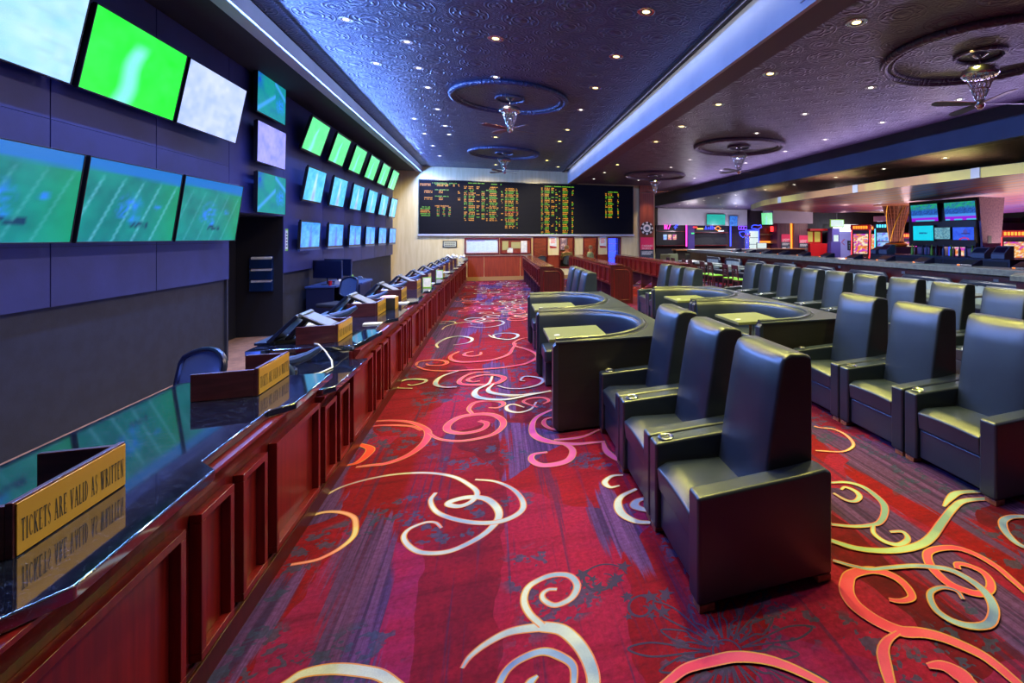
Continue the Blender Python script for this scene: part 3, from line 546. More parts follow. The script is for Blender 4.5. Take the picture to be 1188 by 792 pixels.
# ================================================================ SCREENS
def h2(ix,iy,s):
    v=np.sin(ix*127.1+iy*311.7+s*74.7)*43758.5453;return v-np.floor(v)
def vn(x,y,s):
    ix,iy=np.floor(x),np.floor(y);fx,fy=x-ix,y-iy;fx=fx*fx*(3-2*fx);fy=fy*fy*(3-2*fy)
    return (h2(ix,iy,s)*(1-fx)+h2(ix+1,iy,s)*fx)*(1-fy)+(h2(ix,iy+1,s)*(1-fx)+h2(ix+1,iy+1,s)*fx)*fy
def lerp(a,b,t): return np.asarray(a)*(1-t[...,None])+np.asarray(b)*t[...,None]
cl=lambda x:np.clip(x,0,1)
def img(kind,u,v,s=0):
    n=vn(u*6,v*5,s)*.6+vn(u*17,v*13,s+3)*.4
    if kind=='cloud': return lerp(S(130,195,250),S(180,215,255),n)*(1-.25*cl(vn(u*9,v*20,s+5)-.45))[...,None]
    if kind=='lav': return lerp(S(140,165,240),S(196,205,255),n)
    if kind=='lav2': return lerp(S(110,120,235),S(165,160,245),n)
    if kind in('green','green2'):
        c=lerp(S(14,226,20),S(50,244,70),n) if kind=='green' else lerp(S(80,215,130),S(105,230,150),n)
        cx=.42+.12*(v-.3)+.02*np.sin(v*9);w=.075+(.02*(1-v)) if kind=='green' else .09*(1-v)+.015
        k=cl(1.3-np.abs(u-cx)/w)*cl((.85-v)*6)*.85
        return lerp(c,S(130,210,215),k) if 0 else c*(1-k[...,None])+np.asarray(S(125,205,220))*k[...,None]
    if kind in('field','field2'):
        c=lerp(S(6,96,104),S(10,132,128),n);c=c*(1-cl(u*1.4-.9)[...,None])+np.asarray(S(8,140,66))*cl(u*1.4-.9)[...,None]
        top=cl((v-.86+.05*u)*30)[...,None];c=c*(1-top)+np.asarray(S(18,100,180))*top
        for k in range(5):
            l=cl(1-np.abs(((u-v*.30)*5.2-k*1.05+.5))/.09)*cl((.84-v)*9)*(.4 if kind=='field' else .15)
            c=c*(1-l[...,None])+np.asarray(S(110,200,235))*l[...,None]
        for (a,b,r) in ((.45,.5,.13),(.38,.38,.08),(.75,.5,.05),(.5,.3,.07)):
            k=cl(1.2-np.hypot((u-a)/r,(v-b)/(r*1.1)))*cl(vn(u*40,v*34,s+9)*2-.5)*.9
            c=c*(1-k[...,None])+np.asarray(S(40,110,235))*k[...,None]
        bx=((np.abs(u-.56)<.11)&(np.abs(v-.22)<.035)).astype(float)*(.3+.6*(vn(u*60,v*30,s)>.5))
        return c*(1-bx[...,None])+np.asarray(S(10,40,80))*bx[...,None]
    if kind=='sideline':
        c=lerp(S(14,110,140),S(24,140,130),n)
        k=cl(1-np.abs((v-.15)-(u-.1)*.9)/.09)*(u<.62)+cl(1-np.abs((v-.95)+(u-.62)*.8)/.09)*(u>.6);k=cl(k)
        c=c*(1-k[...,None])+np.asarray(S(60,145,225))*k[...,None]
        q=(cl((.25-u)*6)*cl((v-.55)*6)*vn(u*30,v*30,s))
        c=c*(1-q[...,None])+np.asarray(S(20,40,190))*q[...,None]
        r=cl(1.3-np.hypot((u-.8)/.16,(v-.42)/.2))*vn(u*34,v*34,s+2)
        return c*(1-r[...,None])+np.asarray(S(40,120,255))*r[...,None]
    if kind in('blueT','blueB'):
        c=lerp(S(50,160,235),S(110,205,245),n) if kind=='blueT' else lerp(S(20,110,250),S(90,180,255),n)
        k=cl(1.2-np.abs(u-.5)/(.03+.10*(1-v)))*cl((.95-v)*8)
        c=c*(1-.7*k[...,None])+np.asarray(S(205,225,250) if kind=='blueT' else S(60,80,200))*.7*k[...,None]
        k2=cl(1.1-np.hypot((u-.5)/.09,(v-.15)/.3));return c*(1-k2[...,None]*.6)+np.asarray(S(60,60,190))*.6*k2[...,None]
    if kind=='crowd':
        c=lerp(S(10,50,110),S(40,110,220),vn(u*50,v*40,s));g=cl((v-.62)*5)*vn(u*14,v*20,s);c=c*(1-g[...,None])+np.asarray(S(30,190,80))*g[...,None]
        b=(v<.38);c[b]=np.asarray(S(70,150,235));b=(v<.2);c[b]=np.asarray(S(150,20,225));b=(v<.06)&(vn(u*8,v*2,s)>.4);c[b]=np.asarray(S(60,190,230));return c
    if kind=='cyan':
        c=lerp(S(0,205,235),S(10,215,240),n);b=(np.abs(v-.5)<.05)&(np.abs(u-.5)<.2)&(vn(u*40,v*3,s)>.35);c[b]=np.asarray(S(10,80,150));return c
    if kind=='match': return lerp(S(30,110,150),S(150,210,220),vn(u*26,v*20,s))*(.6+.4*vn(u*7,v*7,s+1))[...,None]
    if kind=='hat':
        c=lerp(S(20,60,220),S(60,110,245),n);r=np.hypot((u-.6)/.11,(v-.62)/.22);c[r<1]=np.asarray(S(70,70,170));b=(np.abs(v-.5)<.06)&(np.abs(u-.6)<.2);c[b]=np.asarray(S(40,40,130));r=np.hypot((u-.55)/.25,(v+.02)/.22);c[(r<1)&(r>.7)]=np.asarray(S(210,40,90));return c
    if kind=='white': return lerp(S(205,235,235),S(235,245,245),n)
    if kind=='teal': return lerp(S(10,165,150),S(20,190,180),n)
    if kind=='bluegame': return lerp(S(10,60,190),S(60,150,240),vn(u*14,v*14,s))
    if kind=='slot':
        c=lerp(S(220,60,40),S(250,190,90),vn(u*5,v*9,s));k=vn(u*9,v*12,s+4);c[k>.62]=np.asarray(S(250,235,200));k=vn(u*8,v*10,s+8);c[k>.68]=np.asarray(S(200,60,200));return c
    if kind=='slotb':
        c=lerp(S(60,150,245),S(190,225,255),vn(u*6,v*9,s));k=vn(u*8,v*10,s+8);c[k>.7]=np.asarray(S(140,70,220));return c
    if kind=='cloth': return lerp(S(200,200,200),S(240,240,240),n)
def screen_mesh(w,h,kind,nx=44,ny=26,s=0,y=0.):
    m=MB();u,v=np.meshgrid(np.linspace(0,1,nx),np.linspace(0,1,ny));c=img(kind,u.ravel(),v.ravel(),s)
    m.v=[((a-.5)*w,y,b*h) for a,b in zip(u.ravel(),v.ravel())]
    m.f=[(j*nx+i,j*nx+i+1,(j+1)*nx+i+1,(j+1)*nx+i) for j in range(ny-1) for i in range(nx-1)];m.m=[0]*len(m.f)
    m.c=[tuple(q) for q in c];return m
def tv(label,kind,w,h,loc,rz,tilt=0,cat='screen',bez=.012,chin=0,depth=.055,group=None,s=0,name='wall_screen',nx=44,ny=26,arm=.08,chinmat=None,mat='screen'):
    """local: faces -Y, base centre at the bottom edge"""
    t=thing(name,label,cat,loc,(tilt,0,rz),group)
    m=MB();m.box(-w/2,0.004,chin,w/2,depth,h);
    m.box(-w/2-bez,-.004,chin-bez,w/2+bez,.03,chin);m.box(-w/2-bez,-.004,h,w/2+bez,.03,h+bez);m.box(-w/2-bez,-.004,chin,-w/2,.03,h);m.box(w/2,-.004,chin,w/2+bez,.03,h)
    m.build('housing',M['tv_body'],t,bev=.003)
    screen_mesh(w,h-chin,kind,nx,ny,s,.001).xf(Matrix.Translation((0,0,chin))).build('screen',M[mat],t,smooth=False)
    if chin:
        c=MB();c.box(-w/2-bez,-.01,-.0,w/2+bez,.03,chin-bez);c.build('speaker_bar',M[chinmat or 'blackplastic'],t,bev=.004)
    if arm:
        c=MB();c.box(-.12,depth,h*.3,.12,depth+.02,h*.6);c.box(-.03,depth,h*.4,.03,depth+arm,h*.5);c.build('mount_bracket',M['blackplastic'],t,smooth=False)
    return t
R90=PI/2
low=1.71;up=3.06
def wtv(lbl,kind,yc,w,h,x,z,tilt,s,**k): return tv(lbl,kind,w,h,(x,yc,z),R90,math.radians(tilt),group=k.pop('group','large angled wall screens'),s=s,**k)
wtv('large lower wall screen of a teal football field, cut by the left picture edge','field2',4.83,1.30,.745,-3.45,low,7.5,3)
wtv('large lower wall screen with white yard lines and blue players, second of three','field',6.20,1.30,.745,-3.45,low,7.5,5)
wtv('large lower wall screen with a green right edge, beside the dark niche','field2',7.58,1.32,.745,-3.45,low,7.5,8)
wtv('large upper wall screen of pale blue clouds, at the left picture edge','cloud',4.83,1.30,.745,-3.45,up,10,2)
wtv('large upper wall screen of vivid green with a pale streak','green',6.22,1.30,.745,-3.45,up,10,1)
wtv('large upper wall screen of pale lavender white, right of the vivid green one','lav',7.60,1.31,.745,-3.45,up,10,6)
for z,k,d in ((3.69,'sideline','top one'),(2.92,'lav2','plain lavender middle one'),(2.14,'sideline','lowest one')):
    wtv('square-on wall screen above the niche, %s of three stacked'%d,k,9.48,1.04,.62,-3.47,z,1,4,group='stacked screens above the niche')
for k in range(6):
    for row,kind,y0,st,z,h,til,chin,x in (('top green','green2',10.73,1.53,3.43,.62,17,0,-3.46),('middle blue and white','blueT',10.81,1.56,2.47,.62,9.5,0,-3.47),('bottom bright blue','blueB',10.68,1.60,1.49,.55,3,.07,-3.47)):
        tv('small wall monitor in the %s row, %s from the niche'%(row,ORD[k]),kind,1.0 if chin==0 else 1.02,h,(x,y0+st*k+.5,z),R90,math.radians(til),bez=.035,chin=chin,group='small wall monitors',s=k,nx=22,ny=14,name='wall_monitor',chinmat='silver' if k else 'bluegrey')
# ================================================================ BETTING COUNTER
Yc0,Yc1=-1.0,20.55
cb=thing('betting_counter','long mahogany betting counter front with raised panels along the aisle','counter',(-1.1,Yc0,0))
m=MB();m.box(-.68,0,.0,0,3.62+1,.83);m.box(-.42,4.62,0,0,5.49,.725);m.box(-.68,5.49,0,0,Yc1-Yc0,.83);m.build('carcass',M['mahog'],cb,bev=.004)
m=MB();m.box(0,0,.10,.012,Yc1-Yc0,.125);m.box(0,0,0,.02,Yc1-Yc0,.10);m.build('plinth',M['mahog_dark'],cb,bev=.004)
def raised(y0,y1,z0,z1):
    m=MB();t=.032;
    m.box(0,y0+t,z0+t,.006,y1-t,z1-t)
    for (a,b,c,d) in ((y0,z0,y1,z0+t),(y0,z1-t,y1,z1),(y0,z0+t,y0+t,z1-t),(y1-t,z0+t,y1,z1-t)):
        m.box(0,a,b,.04,c,d)
    return m
def pinit(par,items,name,mat):
    P={}
    for (y0,y1,z0,z1) in items:
        k=(round(y1-y0,3),z0,z1)
        if k in P: o=P[k].copy();col.objects.link(o)
        else: o=P[k]=raised(0,y1-y0,z0,z1).build(name,mat,par,bev=.013,seg=3)
        o.parent=par;o.location=(0,y0,0)
L=[]
for k in range(-1,14):
    for a,b in((1.545,2.19),(2.286,2.531),(2.609,2.850)):
        a+=1.41*k;b+=1.41*k
        if b>20.5 or a<-.9: continue
        lowz=3.55<(a+b)/2<4.45
        L.append((a-Yc0,b-Yc0,.14,.64 if lowz else .70))
pinit(cb,L,'raised_panel',M['mahog'])
m=MB()
def fascia(y0,y1,zt):
    m.prism([(0,zt-.10),(.012,zt-.10),(.02,zt-.06),(.055,zt-.015),(.055,zt),(0,zt)],y0,y1,'y')
fascia(0,4.61,.838);fascia(4.63,5.48,.728);fascia(5.5,Yc1-Yc0,.838)
m.build('crown_moulding',M['mahog'],cb,bev=.003)
# granite tops: stepped front edge, one bay per clerk
def edge(k0,k1,y0,y1,xi=-1.085,xo=-1.0):
    P=[(xi,y0)]
    for k in range(k0,k1):
        e=2.245+1.42*k
        a,b,c=e-.74,e-.64,e
        for x,y in((xi,a),(xo,b),(xo,c),(xi,c+.1)):
            if y0<y<y1: P.append((x,y))
    P.append((P[-1][0] if P[-1][0]==xo else xi,y1));return P
def gtop(name,label,pts,xb,y0,y1,z,bk=True):
    m=MB();m.prism([(xb,y0)]+pts+[(xb,y1)],z-.04,z)
    return tag(m.build(name,M['granite'],bev=.006,seg=2),label,'countertop')
gtop('granite_countertop','blue-black granite top nearest the camera with stepped edge and brass signs',edge(-1,2,Yc0,3.63),-1.8,Yc0,3.63,.88)
gtop('granite_countertop','low granite ledge between the two higher counter tops',[(-1.06,3.642),(-1.0,3.70),(-.985,4.47)],-1.5,3.642,4.47,.77)
p=edge(2,14,4.49,Yc1)
g=gtop('granite_countertop','long granite top running past the betting terminals to the back wall',p,-1.82,4.49,Yc1,.88)
m=MB();m.box(-1.80,4.475,.735,-1.12,4.49,.838);m.build('end_face',M['granite'],g,smooth=False)
# ---------------------------------------------------------------- serif lettering
def serif_text(txt,h,widthtot,depth=.0008):
    """flat serif capitals in the x-z plane, facing -y, built from strokes"""
    T,N,sw=.20,.085,.17
    G={'T':(.62,[('v',.31,0,1)],[('h',.0,.62,.94,1.0),('q',.0,.78),('q',.57,.78)],[.31]),
       'I':(.30,[('v',.15,0,1)],[],[.15,(.15,1)]),
       'L':(.58,[('v',.15,0,1)],[('h',.1,.58,0,.06),('q',.53,.06)],[.15,(.15,1)]),
       'E':(.60,[('v',.15,0,1)],[('h',.1,.56,0,.06),('h',.1,.54,.94,1.),('h',.15,.42,.48,.53),('q',.52,.06),('q',.5,.78)],[(.15,1),.15]),
       'K':(.70,[('v',.15,0,1)],[('d',.2,.42,.58,.97,N),('d',.3,.52,.58,.03,T)],[.15,(.15,1),.6,(.58,1)]),
       'C':(.64,[],[('arc',.34,.5,.30,.47,.75,5.55),('q',.56,.7)],[]),
       'S':(.50,[],[('s',)],[]),
       'A':(.72,[],[('d',.32,.98,.10,.03,N),('d',.34,1.,.62,.03,T),('h',.2,.52,.33,.38)],[.1,.62]),
       'R':(.68,[('v',.15,0,1)],[('arc',.28,.74,.24,.25,-1.6,1.7),('d',.32,.5,.6,.03,T)],[.15,(.15,1),.61]),
       'V':(.70,[],[('d',.12,.97,.36,.0,T),('d',.36,.02,.60,.97,N)],[(.12,1),(.6,1)]),
       'D':(.70,[('v',.15,0,1)],[('arc',.2,.5,.42,.47,-1.55,1.55),('h',.1,.26,0,.06),('h',.1,.26,.94,1)],[.15,(.15,1)]),
       'W':(.98,[],[('d',.12,.97,.32,.0,T),('d',.32,.02,.48,.9,N),('d',.46,.97,.66,.0,T),('d',.66,.02,.86,.97,N)],[(.12,1),(.46,1),(.86,1)]),
       'N':(.76,[('n',.14,0,1),('n',.62,0,1)],[('d',.14,.97,.62,.0,T)],[.14,(.1,1),(.62,1)]),' ':(.34,[],[],[])}
    m=MB();x=0
    def quad(p):m.add([(a,0,b) for a,b in p],[tuple(range(len(p)))])
    def arc(cx,cy,rx,ry,a0,a1,th):
        n=14
        P=[]
        for i in range(n+1):
            a=a0+(a1-a0)*i/n;t=th*(.35+.65*abs(math.cos(a)))
            P.append(((cx+(rx)*math.cos(a),cy+ry*math.sin(a)),(cx+(rx-t)*math.cos(a),cy+(ry-t*.6)*math.sin(a))))
        for i in range(n): quad([P[i][0],P[i+1][0],P[i+1][1],P[i][1]])
    for chn in txt:
        w,vs,ex,se=G[chn]
        o=lambda p:(p[0]+x,p[1])
        for k,c,a,b in vs:
            t=T if k=='v' else N;quad([(x+c-t/2,a),(x+c+t/2,a),(x+c+t/2,b),(x+c-t/2,b)])
        for e in ex:
            if e[0]=='h':quad([(x+e[1],e[3]),(x+e[2],e[3]),(x+e[2],e[4]),(x+e[1],e[4])])
            elif e[0]=='q':quad([(x+e[1],e[2]),(x+e[1]+.05,e[2]),(x+e[1]+.05,e[2]+.2),(x+e[1],e[2]+.2)])
            elif e[0]=='d':
                t=e[5]/2;quad([(x+e[1]-t,e[2]),(x+e[1]+t,e[2]),(x+e[3]+t,e[4]),(x+e[3]-t,e[4])])
            elif e[0]=='arc':arc(x+e[1],e[2],e[3],e[4],e[5],e[6],.15)
            elif e[0]=='s':
                arc(x+.25,.74,.21,.25,.5,4.3,.12);arc(x+.25,.27,.23,.27,-2.7,1.4,.12)
                quad([(x+.08,.62),(x+.16,.70),(x+.44,.40),(x+.36,.30)])
        for q in se:
            cx,cy=(q if isinstance(q,tuple) else (q,0));cy=cy-.05 if cy else 0
            quad([(x+cx-.135,cy),(x+cx+.135,cy),(x+cx+.135,cy+.05),(x+cx-.135,cy+.05)])
        x+=w+.17
    s=widthtot/(x-.17)
    m.v=[(a*s,b,c*h) for a,b,c in m.v]
    m.f=[f if sum(m.v[f[i]][0]*m.v[f[(i+1)%len(f)]][2]-m.v[f[(i+1)%len(f)]][0]*m.v[f[i]][2] for i in range(len(f)))>0 else f[::-1] for f in m.f]
    return m
M['ink']=pm('black_ink',(.012,.01,.008),.6)
# ticket window sign boxes: brass plate in front, wood sides turned back toward the clerk
sbp=None
def signbox(y,label,loc_x=-1.24):
    global sbp
    if sbp is None:
        t=sbp=thing('ticket_sign_box','','sign',group='brass fronted ticket sign boxes')
        m=MB();m.box(-.018,0,0,0,.42,.152);m.build('front_board',M['purplewood'],t,bev=.003)
        m=MB();m.prism([(-.018,.0),(-.018,.02),(-.29,.0),(-.29,-.02)],0,.145);m.build('side_panel',M['purplewood'],t,bev=.003)
        m=MB();m.prism([(-.018,.40),(-.018,.42),(-.22,.42),(-.22,.40)],0,.145);m.build('side_panel',M['purplewood'],t,bev=.003)
        m=MB();m.box(.0005,.006,.004,.004,.414,.146);p=m.build('brass_plate',M['brass'],t,bev=.001);p['label']='brass plate with black serif lettering'
        x=serif_text('TICKETS ARE VALID AS WRITTEN',.062,.385).xf(Matrix.Translation((.0046,.018,.036))@Matrix.Rotation(PI/2,4,'Z'));x.build('lettering',M['ink'],p,smooth=False)
    else: t=dup(sbp,None,'')
    t.location=(loc_x,y,.88);t['label']=label
    return t
for k in range(12):
    e=2.245+1.42*k
    lab=['brass TICKETS ARE VALID AS WRITTEN sign closest to the camera on the granite','brass TICKETS ARE VALID AS WRITTEN sign just before the low granite ledge'][k] if k<2 else 'wood box with brass TICKETS sign by the %s terminal along the counter'%ORD[k-2]
    signbox(e-.455 if k else 1.785,lab)
# betting terminals
tp=None
def terminal(x,y,label):
    global tp
    if tp is None:
        t=tp=thing('betting_terminal','','terminal',group='betting terminals on the counter')
        m=MB();m.obox(Matrix.Translation((-.06,.15,.122))@Matrix.Rotation(.78,4,'Y'),.03,.30,.29);m.build('clerk_monitor',M['bluedark'],t,bev=.006)
        m=MB();m.obox(Matrix.Translation((.005,.15,.102))@Matrix.Rotation(.7,4,'Y'),.035,.10,.23);m.box(-.12,.05,0,.10,.25,.018);m.build('stand',M['blackplastic'],t,bev=.006)
        RM=Matrix.Translation((.155,.15,.165))@Matrix.Rotation(math.radians(28),4,'Y')
        m=MB();m.obox(RM,.25,.27,.026);d=m.build('customer_display',M['blackplastic'],t,bev=.005)
        m=MB();m.obox(RM@Matrix.Translation((.01,0,.0135)),.19,.22,.002);m.build('display_screen',M['silver'],d,smooth=False)
        m=MB();m.obox(RM@Matrix.Translation((-.115,0,.006)),.03,.275,.034);m.build('hinge_cover',M['silver'],t,bev=.006)
        m=MB();m.box(-.26,.02,.0,-.12,.36,.022);m.build('keyboard',M['bluedark'],t,bev=.005)
        m=MB();m.box(-.02,.32,0,.12,.46,.11);m.build('receipt_printer',M['white'],t,bev=.03,seg=4)
    else: t=dup(tp,None,'')
    t.location=(x,y,.88);t['label']=label
for k in range(10): terminal(-1.58,4.67+1.42*k,'dark tent-shaped betting terminal, %s along the counter from the low ledge'%ORD[k])
# handheld ticket scanners in cradles
sp=None
def scanner(x,y,z,label,cord=False,rot=0):
    global sp
    if sp is None:
        t=sp=thing('ticket_scanner','','scanner',group='blue ticket scanners')
        m=MB();m.prism([(-.09,0),(.09,0),(.1,.05),(.07,.11),(0,.135),(-.08,.12),(-.11,.06)],-.06,.06,'y');m.build('body',M['bluegrey'],t,bev=.02,seg=3)
        m=MB();m.tube([(.02,0,.11),(.1,0,.12),(.17,0,.145),(.24,0,.19)],[.035,.036,.03,.018],10);m.build('handle',M['bluegrey'],t)
        m=MB();m.box(.06,-.045,.015,.104,.045,.06);m.build('front_bezel',M['blackplastic'],t,bev=.006)
    else: t=dup(sp,None,'')
    t.location=(x,y,z);t.rotation_euler.z=rot;t['label']=label
    return t
scanner(-1.42,3.98,.77,'blue ticket scanner lying on the low granite ledge',rot=.25)
for k in range(8): scanner(-1.52,5.35+1.42*k,.88,'blue ticket scanner in its cradle behind the %s terminal'%ORD[k],rot=.3)
m=MB();m.tube([(-1.40,4.02,.776),(-1.30,3.98,.777),(-1.20,4.05,.777),(-1.16,4.2,.777),(-1.2,4.33,.80),(-1.27,4.42,.862),(-1.33,4.47,.905),(-1.40,4.62,.884)],.006,6);tag(m.build('scanner_cord',M['white']),'white looping cord beside the scanner on the low ledge','cord')
# small things on the counter
t=thing('countertop_card_box','dark box of pink slips with gold side by the third terminal','box',(-1.2,6.52,.88))
m=MB();m.box(-.14,0,0,.05,.02,.14);m.box(-.14,.22,0,.05,.24,.14);m.box(-.14,.02,0,-.12,.22,.14);m.box(-.12,.02,0,.03,.22,.01);m.build('tray',M['blackplastic'],t,bev=.003)
m=MB();m.box(.03,.02,0,.05,.22,.14);m.build('front_plate',M['brass'],t,bev=.002)
m=MB();m.box(-.115,.025,.011,.025,.215,.15);tag(m.build('slip_stack',pm('pink_paper',S(230,180,200),.8)),'stack of pink slips standing in the dark box','paper').location=(-1.2,6.52,.88)
for i,(y,c,w) in enumerate(((5.45,'paper',.1),(7.05,'paper',.12),(9.9,'paper',.12),(13.0,'paper',.14))):
    m=MB();m.box(0,0,0,.16,w,.012);tag(m.build('slip_pad',M['paper'],bev=.002),'pad of yellowish slips lying on the granite, %s along the counter'%ORD[i],'notepad','slip pads on the counter').location=(-1.25,y,.88)
for i,y in enumerate((9.15,11.1)):
    t=thing('card_stand','small standing card framed in green, %s along the counter'%['nearer','farther'][i],'card stand',(-1.12,y,.88),(0,0,.1),'card stands on the counter');t.scale=(.62,.8,.75)
    m=MB();m.box(-.10,0,0,.10,.05,.012);m.box(-.11,.02,.0,.11,.035,.24);m.build('holder',M['green'],t,bev=.003)
    m=MB();m.box(-.095,.012,.02,.095,.019,.225);m.build('card',M['paper'],t,smooth=False)
m=MB()
for k in range(26):
    a=random.uniform(-.3,.35);b=random.uniform(-.45,.45);r=random.uniform(.03,.07)
    m.lathe([(0,-r),(r*.8,-r*.5),(r,0),(r*.7,r*.6),(0,r)],(a,b,r+.14*random.random()),8)
o=tag(m.build('wrapped_clutter',M['white']),'heap of clear wrapped packets at the far counter end','packets');o['kind']='stuff';o.location=(-1.45,19.4,.88)
# ---------------------------------------------------------------- clerks' chairs, desk, niche
cp=None
def task_chair(x,y,rz,label):
    global cp
    if cp is None:
        t=cp=thing('task_chair','','chair',group='mesh back office chairs')
        m=MB()
        for k in range(5):
            a=2*PI*k/5;m.tube([(0,0,.10),(.15*math.cos(a),.15*math.sin(a),.085),(.30*math.cos(a),.30*math.sin(a),.065)],[.028,.022,.016],8)
        m.build('star_base',M['blackplastic'],t)
        for k in range(5):
            a=2*PI*k/5;m=MB();c=Vector((.30*math.cos(a),.30*math.sin(a),.03));d=Vector((-math.sin(a),math.cos(a),0))*.02;m.cyl(c-d,c+d,.03,n=12);m.build('caster',M['blackplastic'],t)
        m=MB();m.cyl((0,0,.09),(0,0,.41),.025);m.build('gas_lift',M['chrome'],t)
        m=MB();m.box(-.24,-.24,.40,.24,.24,.48);m.build('seat',M['cloth_dark'],t,bev=.035,seg=3)
        pr=[(max(-.20,min(.20,math.cos(q)*.26)),.20+math.sin(q)*.20) for q in [2*PI*i/24 for i in range(24)]]
        ptsb=[(a,-.25-.08*(b/.4)-.035*math.cos(a/.20*1.4),.55+b) for a,b in pr]
        m=MB();m.tube(ptsb,.018,8,0,True);m.build('back_frame',M['bluedark'],t)
        m=MB();c0=(0,-.335,.75);m.add(ptsb+[c0],[(i,(i+1)%24,24) for i in range(24)]);m.build('mesh_back',M['mesh_chair'],t)
        m=MB();m.tube([(0,-.05,.40),(0,-.24,.41),(0,-.33,.60),(0,-.35,.76)],.016,8);m.build('back_post',M['blackplastic'],t)
    else: t=dup(cp,None,'')
    t.location=(x,y,0);t.rotation_euler.z=rz;t['label']=label
task_chair(-2.13,3.98,2.6,'office chair with blue mesh back behind the second brass sign')
task_chair(-2.95,10.9,2.6,'dark office chair turned sideways at the corner desk')
dk=thing('corner_desk','dark clerk desk with curved blue top against the navy wall','desk',(-3.6,11.3,0))
m=MB();m.prism([(0,0),(.55,.0),(.62,.5),(.85,.7),(.87,1.55),(.8,1.75),(0,1.75)],.73,.77);m.build('desktop',M['bluegrey'],dk,bev=.008)
m=MB();m.box(.02,.02,0,.5,.05,.73);m.box(.02,1.70,0,.75,1.73,.73);m.box(.02,.05,.1,.05,1.70,.73);m.box(.55,.72,0,.80,1.68,.72);m.build('pedestal',M['bluedark'],dk,bev=.004)
for i,(y,d) in enumerate(((11.65,'nearer one, facing away'),(12.35,'farther one under a small white device'))):
    t=thing('desk_monitor','black computer monitor on the corner desk, %s'%d,'monitor',(-3.3,y,.77),(0,0,1.15),'monitors on the corner desk')
    m=MB();m.box(-.02,-.32,.13,.02,.32,.50);m.build('panel',M['bluedark'],t,bev=.006)
    m=MB();m.cyl((0,0,.012),(0,0,.2),.02);m.lathe([(0,.014),(.11,.012),(.12,0),(0,0)],n=20);m.build('stand',M['blackplastic'],t)
for i,(x,y,w,mt,lb,ct) in enumerate(((-3.12,11.75,.10,'white','white phone at the near edge of the corner desk','phone'),(-3.0,12.2,.09,'paper','white paper pad under the monitors on the corner desk','notepad'),(-3.08,12.55,.07,'green','green tinted card propped on the corner desk','card'),(-2.95,12.8,.1,'silver','grey tape dispenser at the far edge of the corner desk','tape dispenser'),(-3.2,11.45,.05,'red','small red cup at the near corner of the desk','cup'))):
    m=MB()
    if mt=='white': m.prism([(-.06,0),(.06,0),(.07,.03),(0,.09),(-.06,.07)],-.08,.08,'y')
    elif mt=='red': m.lathe([(0,0),(.03,0),(.038,.09),(.034,.09),(.028,.01),(0,.01)],n=16)
    elif mt=='silver': m.prism([(-.09,0),(.09,0),(.08,.03),(.03,.03),(.0,.08),(-.07,.08)],-.03,.03,'y')
    elif mt=='paper': m.box(-.08,-.1,0,.08,.1,.05)
    else: m.prism([(-.03,0),(.05,0),(.0,.14),(-.01,.14)],-.07,.07,'y')
    tag(m.build({'white':'desk_phone','paper':'paper_pad','green':'propped_card','silver':'tape_dispenser','red':'cup'}[mt],M[mt],bev=.004),lb,ct).location=(x,y,.77)
# magazine rack in the niche
rk=thing('literature_rack','dark blue three-tier literature rack on the niche wall','rack',(-3.91,10.3,.80))
m=MB();m.box(-.165,-.012,0,.165,-.001,.62);m.build('back_plate',M['rack_blue'],rk,bev=.002)
for k in range(3):
    m=MB();z=.0+.2*k;m.box(-.16,-.075,z,.16,-.068,z+.16);m.box(-.16,-.075,z,.16,-.012,z+.008);m.box(-.166,-.075,z,-.16,-.012,z+.18);m.box(.16,-.075,z,.166,-.012,z+.18);m.build('pocket',M['rack_blue'],rk,bev=.002)
    d=['lowest','middle','top'][k]
    m=MB();m.prism([(-.064,.012),(-.016,.012),(-.014,.205),(-.055,.198)],-.15,.15,'x');q=MB();q.v=[(a,b,c) for a,b,c in m.v];q.f=m.f;q.m=m.m
    tag(q.build('leaflet_stack',M['paper'],bev=.002),'pale leaflets standing in the %s tier of the niche rack'%d,'leaflets','leaflets in the niche rack').location=(-3.91,10.3,.80+z)
t=thing('wall_notice','narrow white and green notice strip beside the lowest monitors','notice',(-3.6,10.42,1.50),(0,0,R90))
m=MB();m.box(-.055,-.008,0,.055,-.001,.40);m.build('sheet',M['paper'],t)
m=MB();m.box(-.055,-.009,0,.055,-.008,.035);m.box(-.055,-.009,.37,.055,-.008,.40);m.box(.045,-.009,.035,.055,-.008,.37);m.build('border',M['green'],t,smooth=False)
m=MB()
for k in range(5): m.box(-.035,-.009,.08+.055*k,.03,-.008,.10+.055*k)
m.build('print_mark',M['ink'],t,smooth=False)
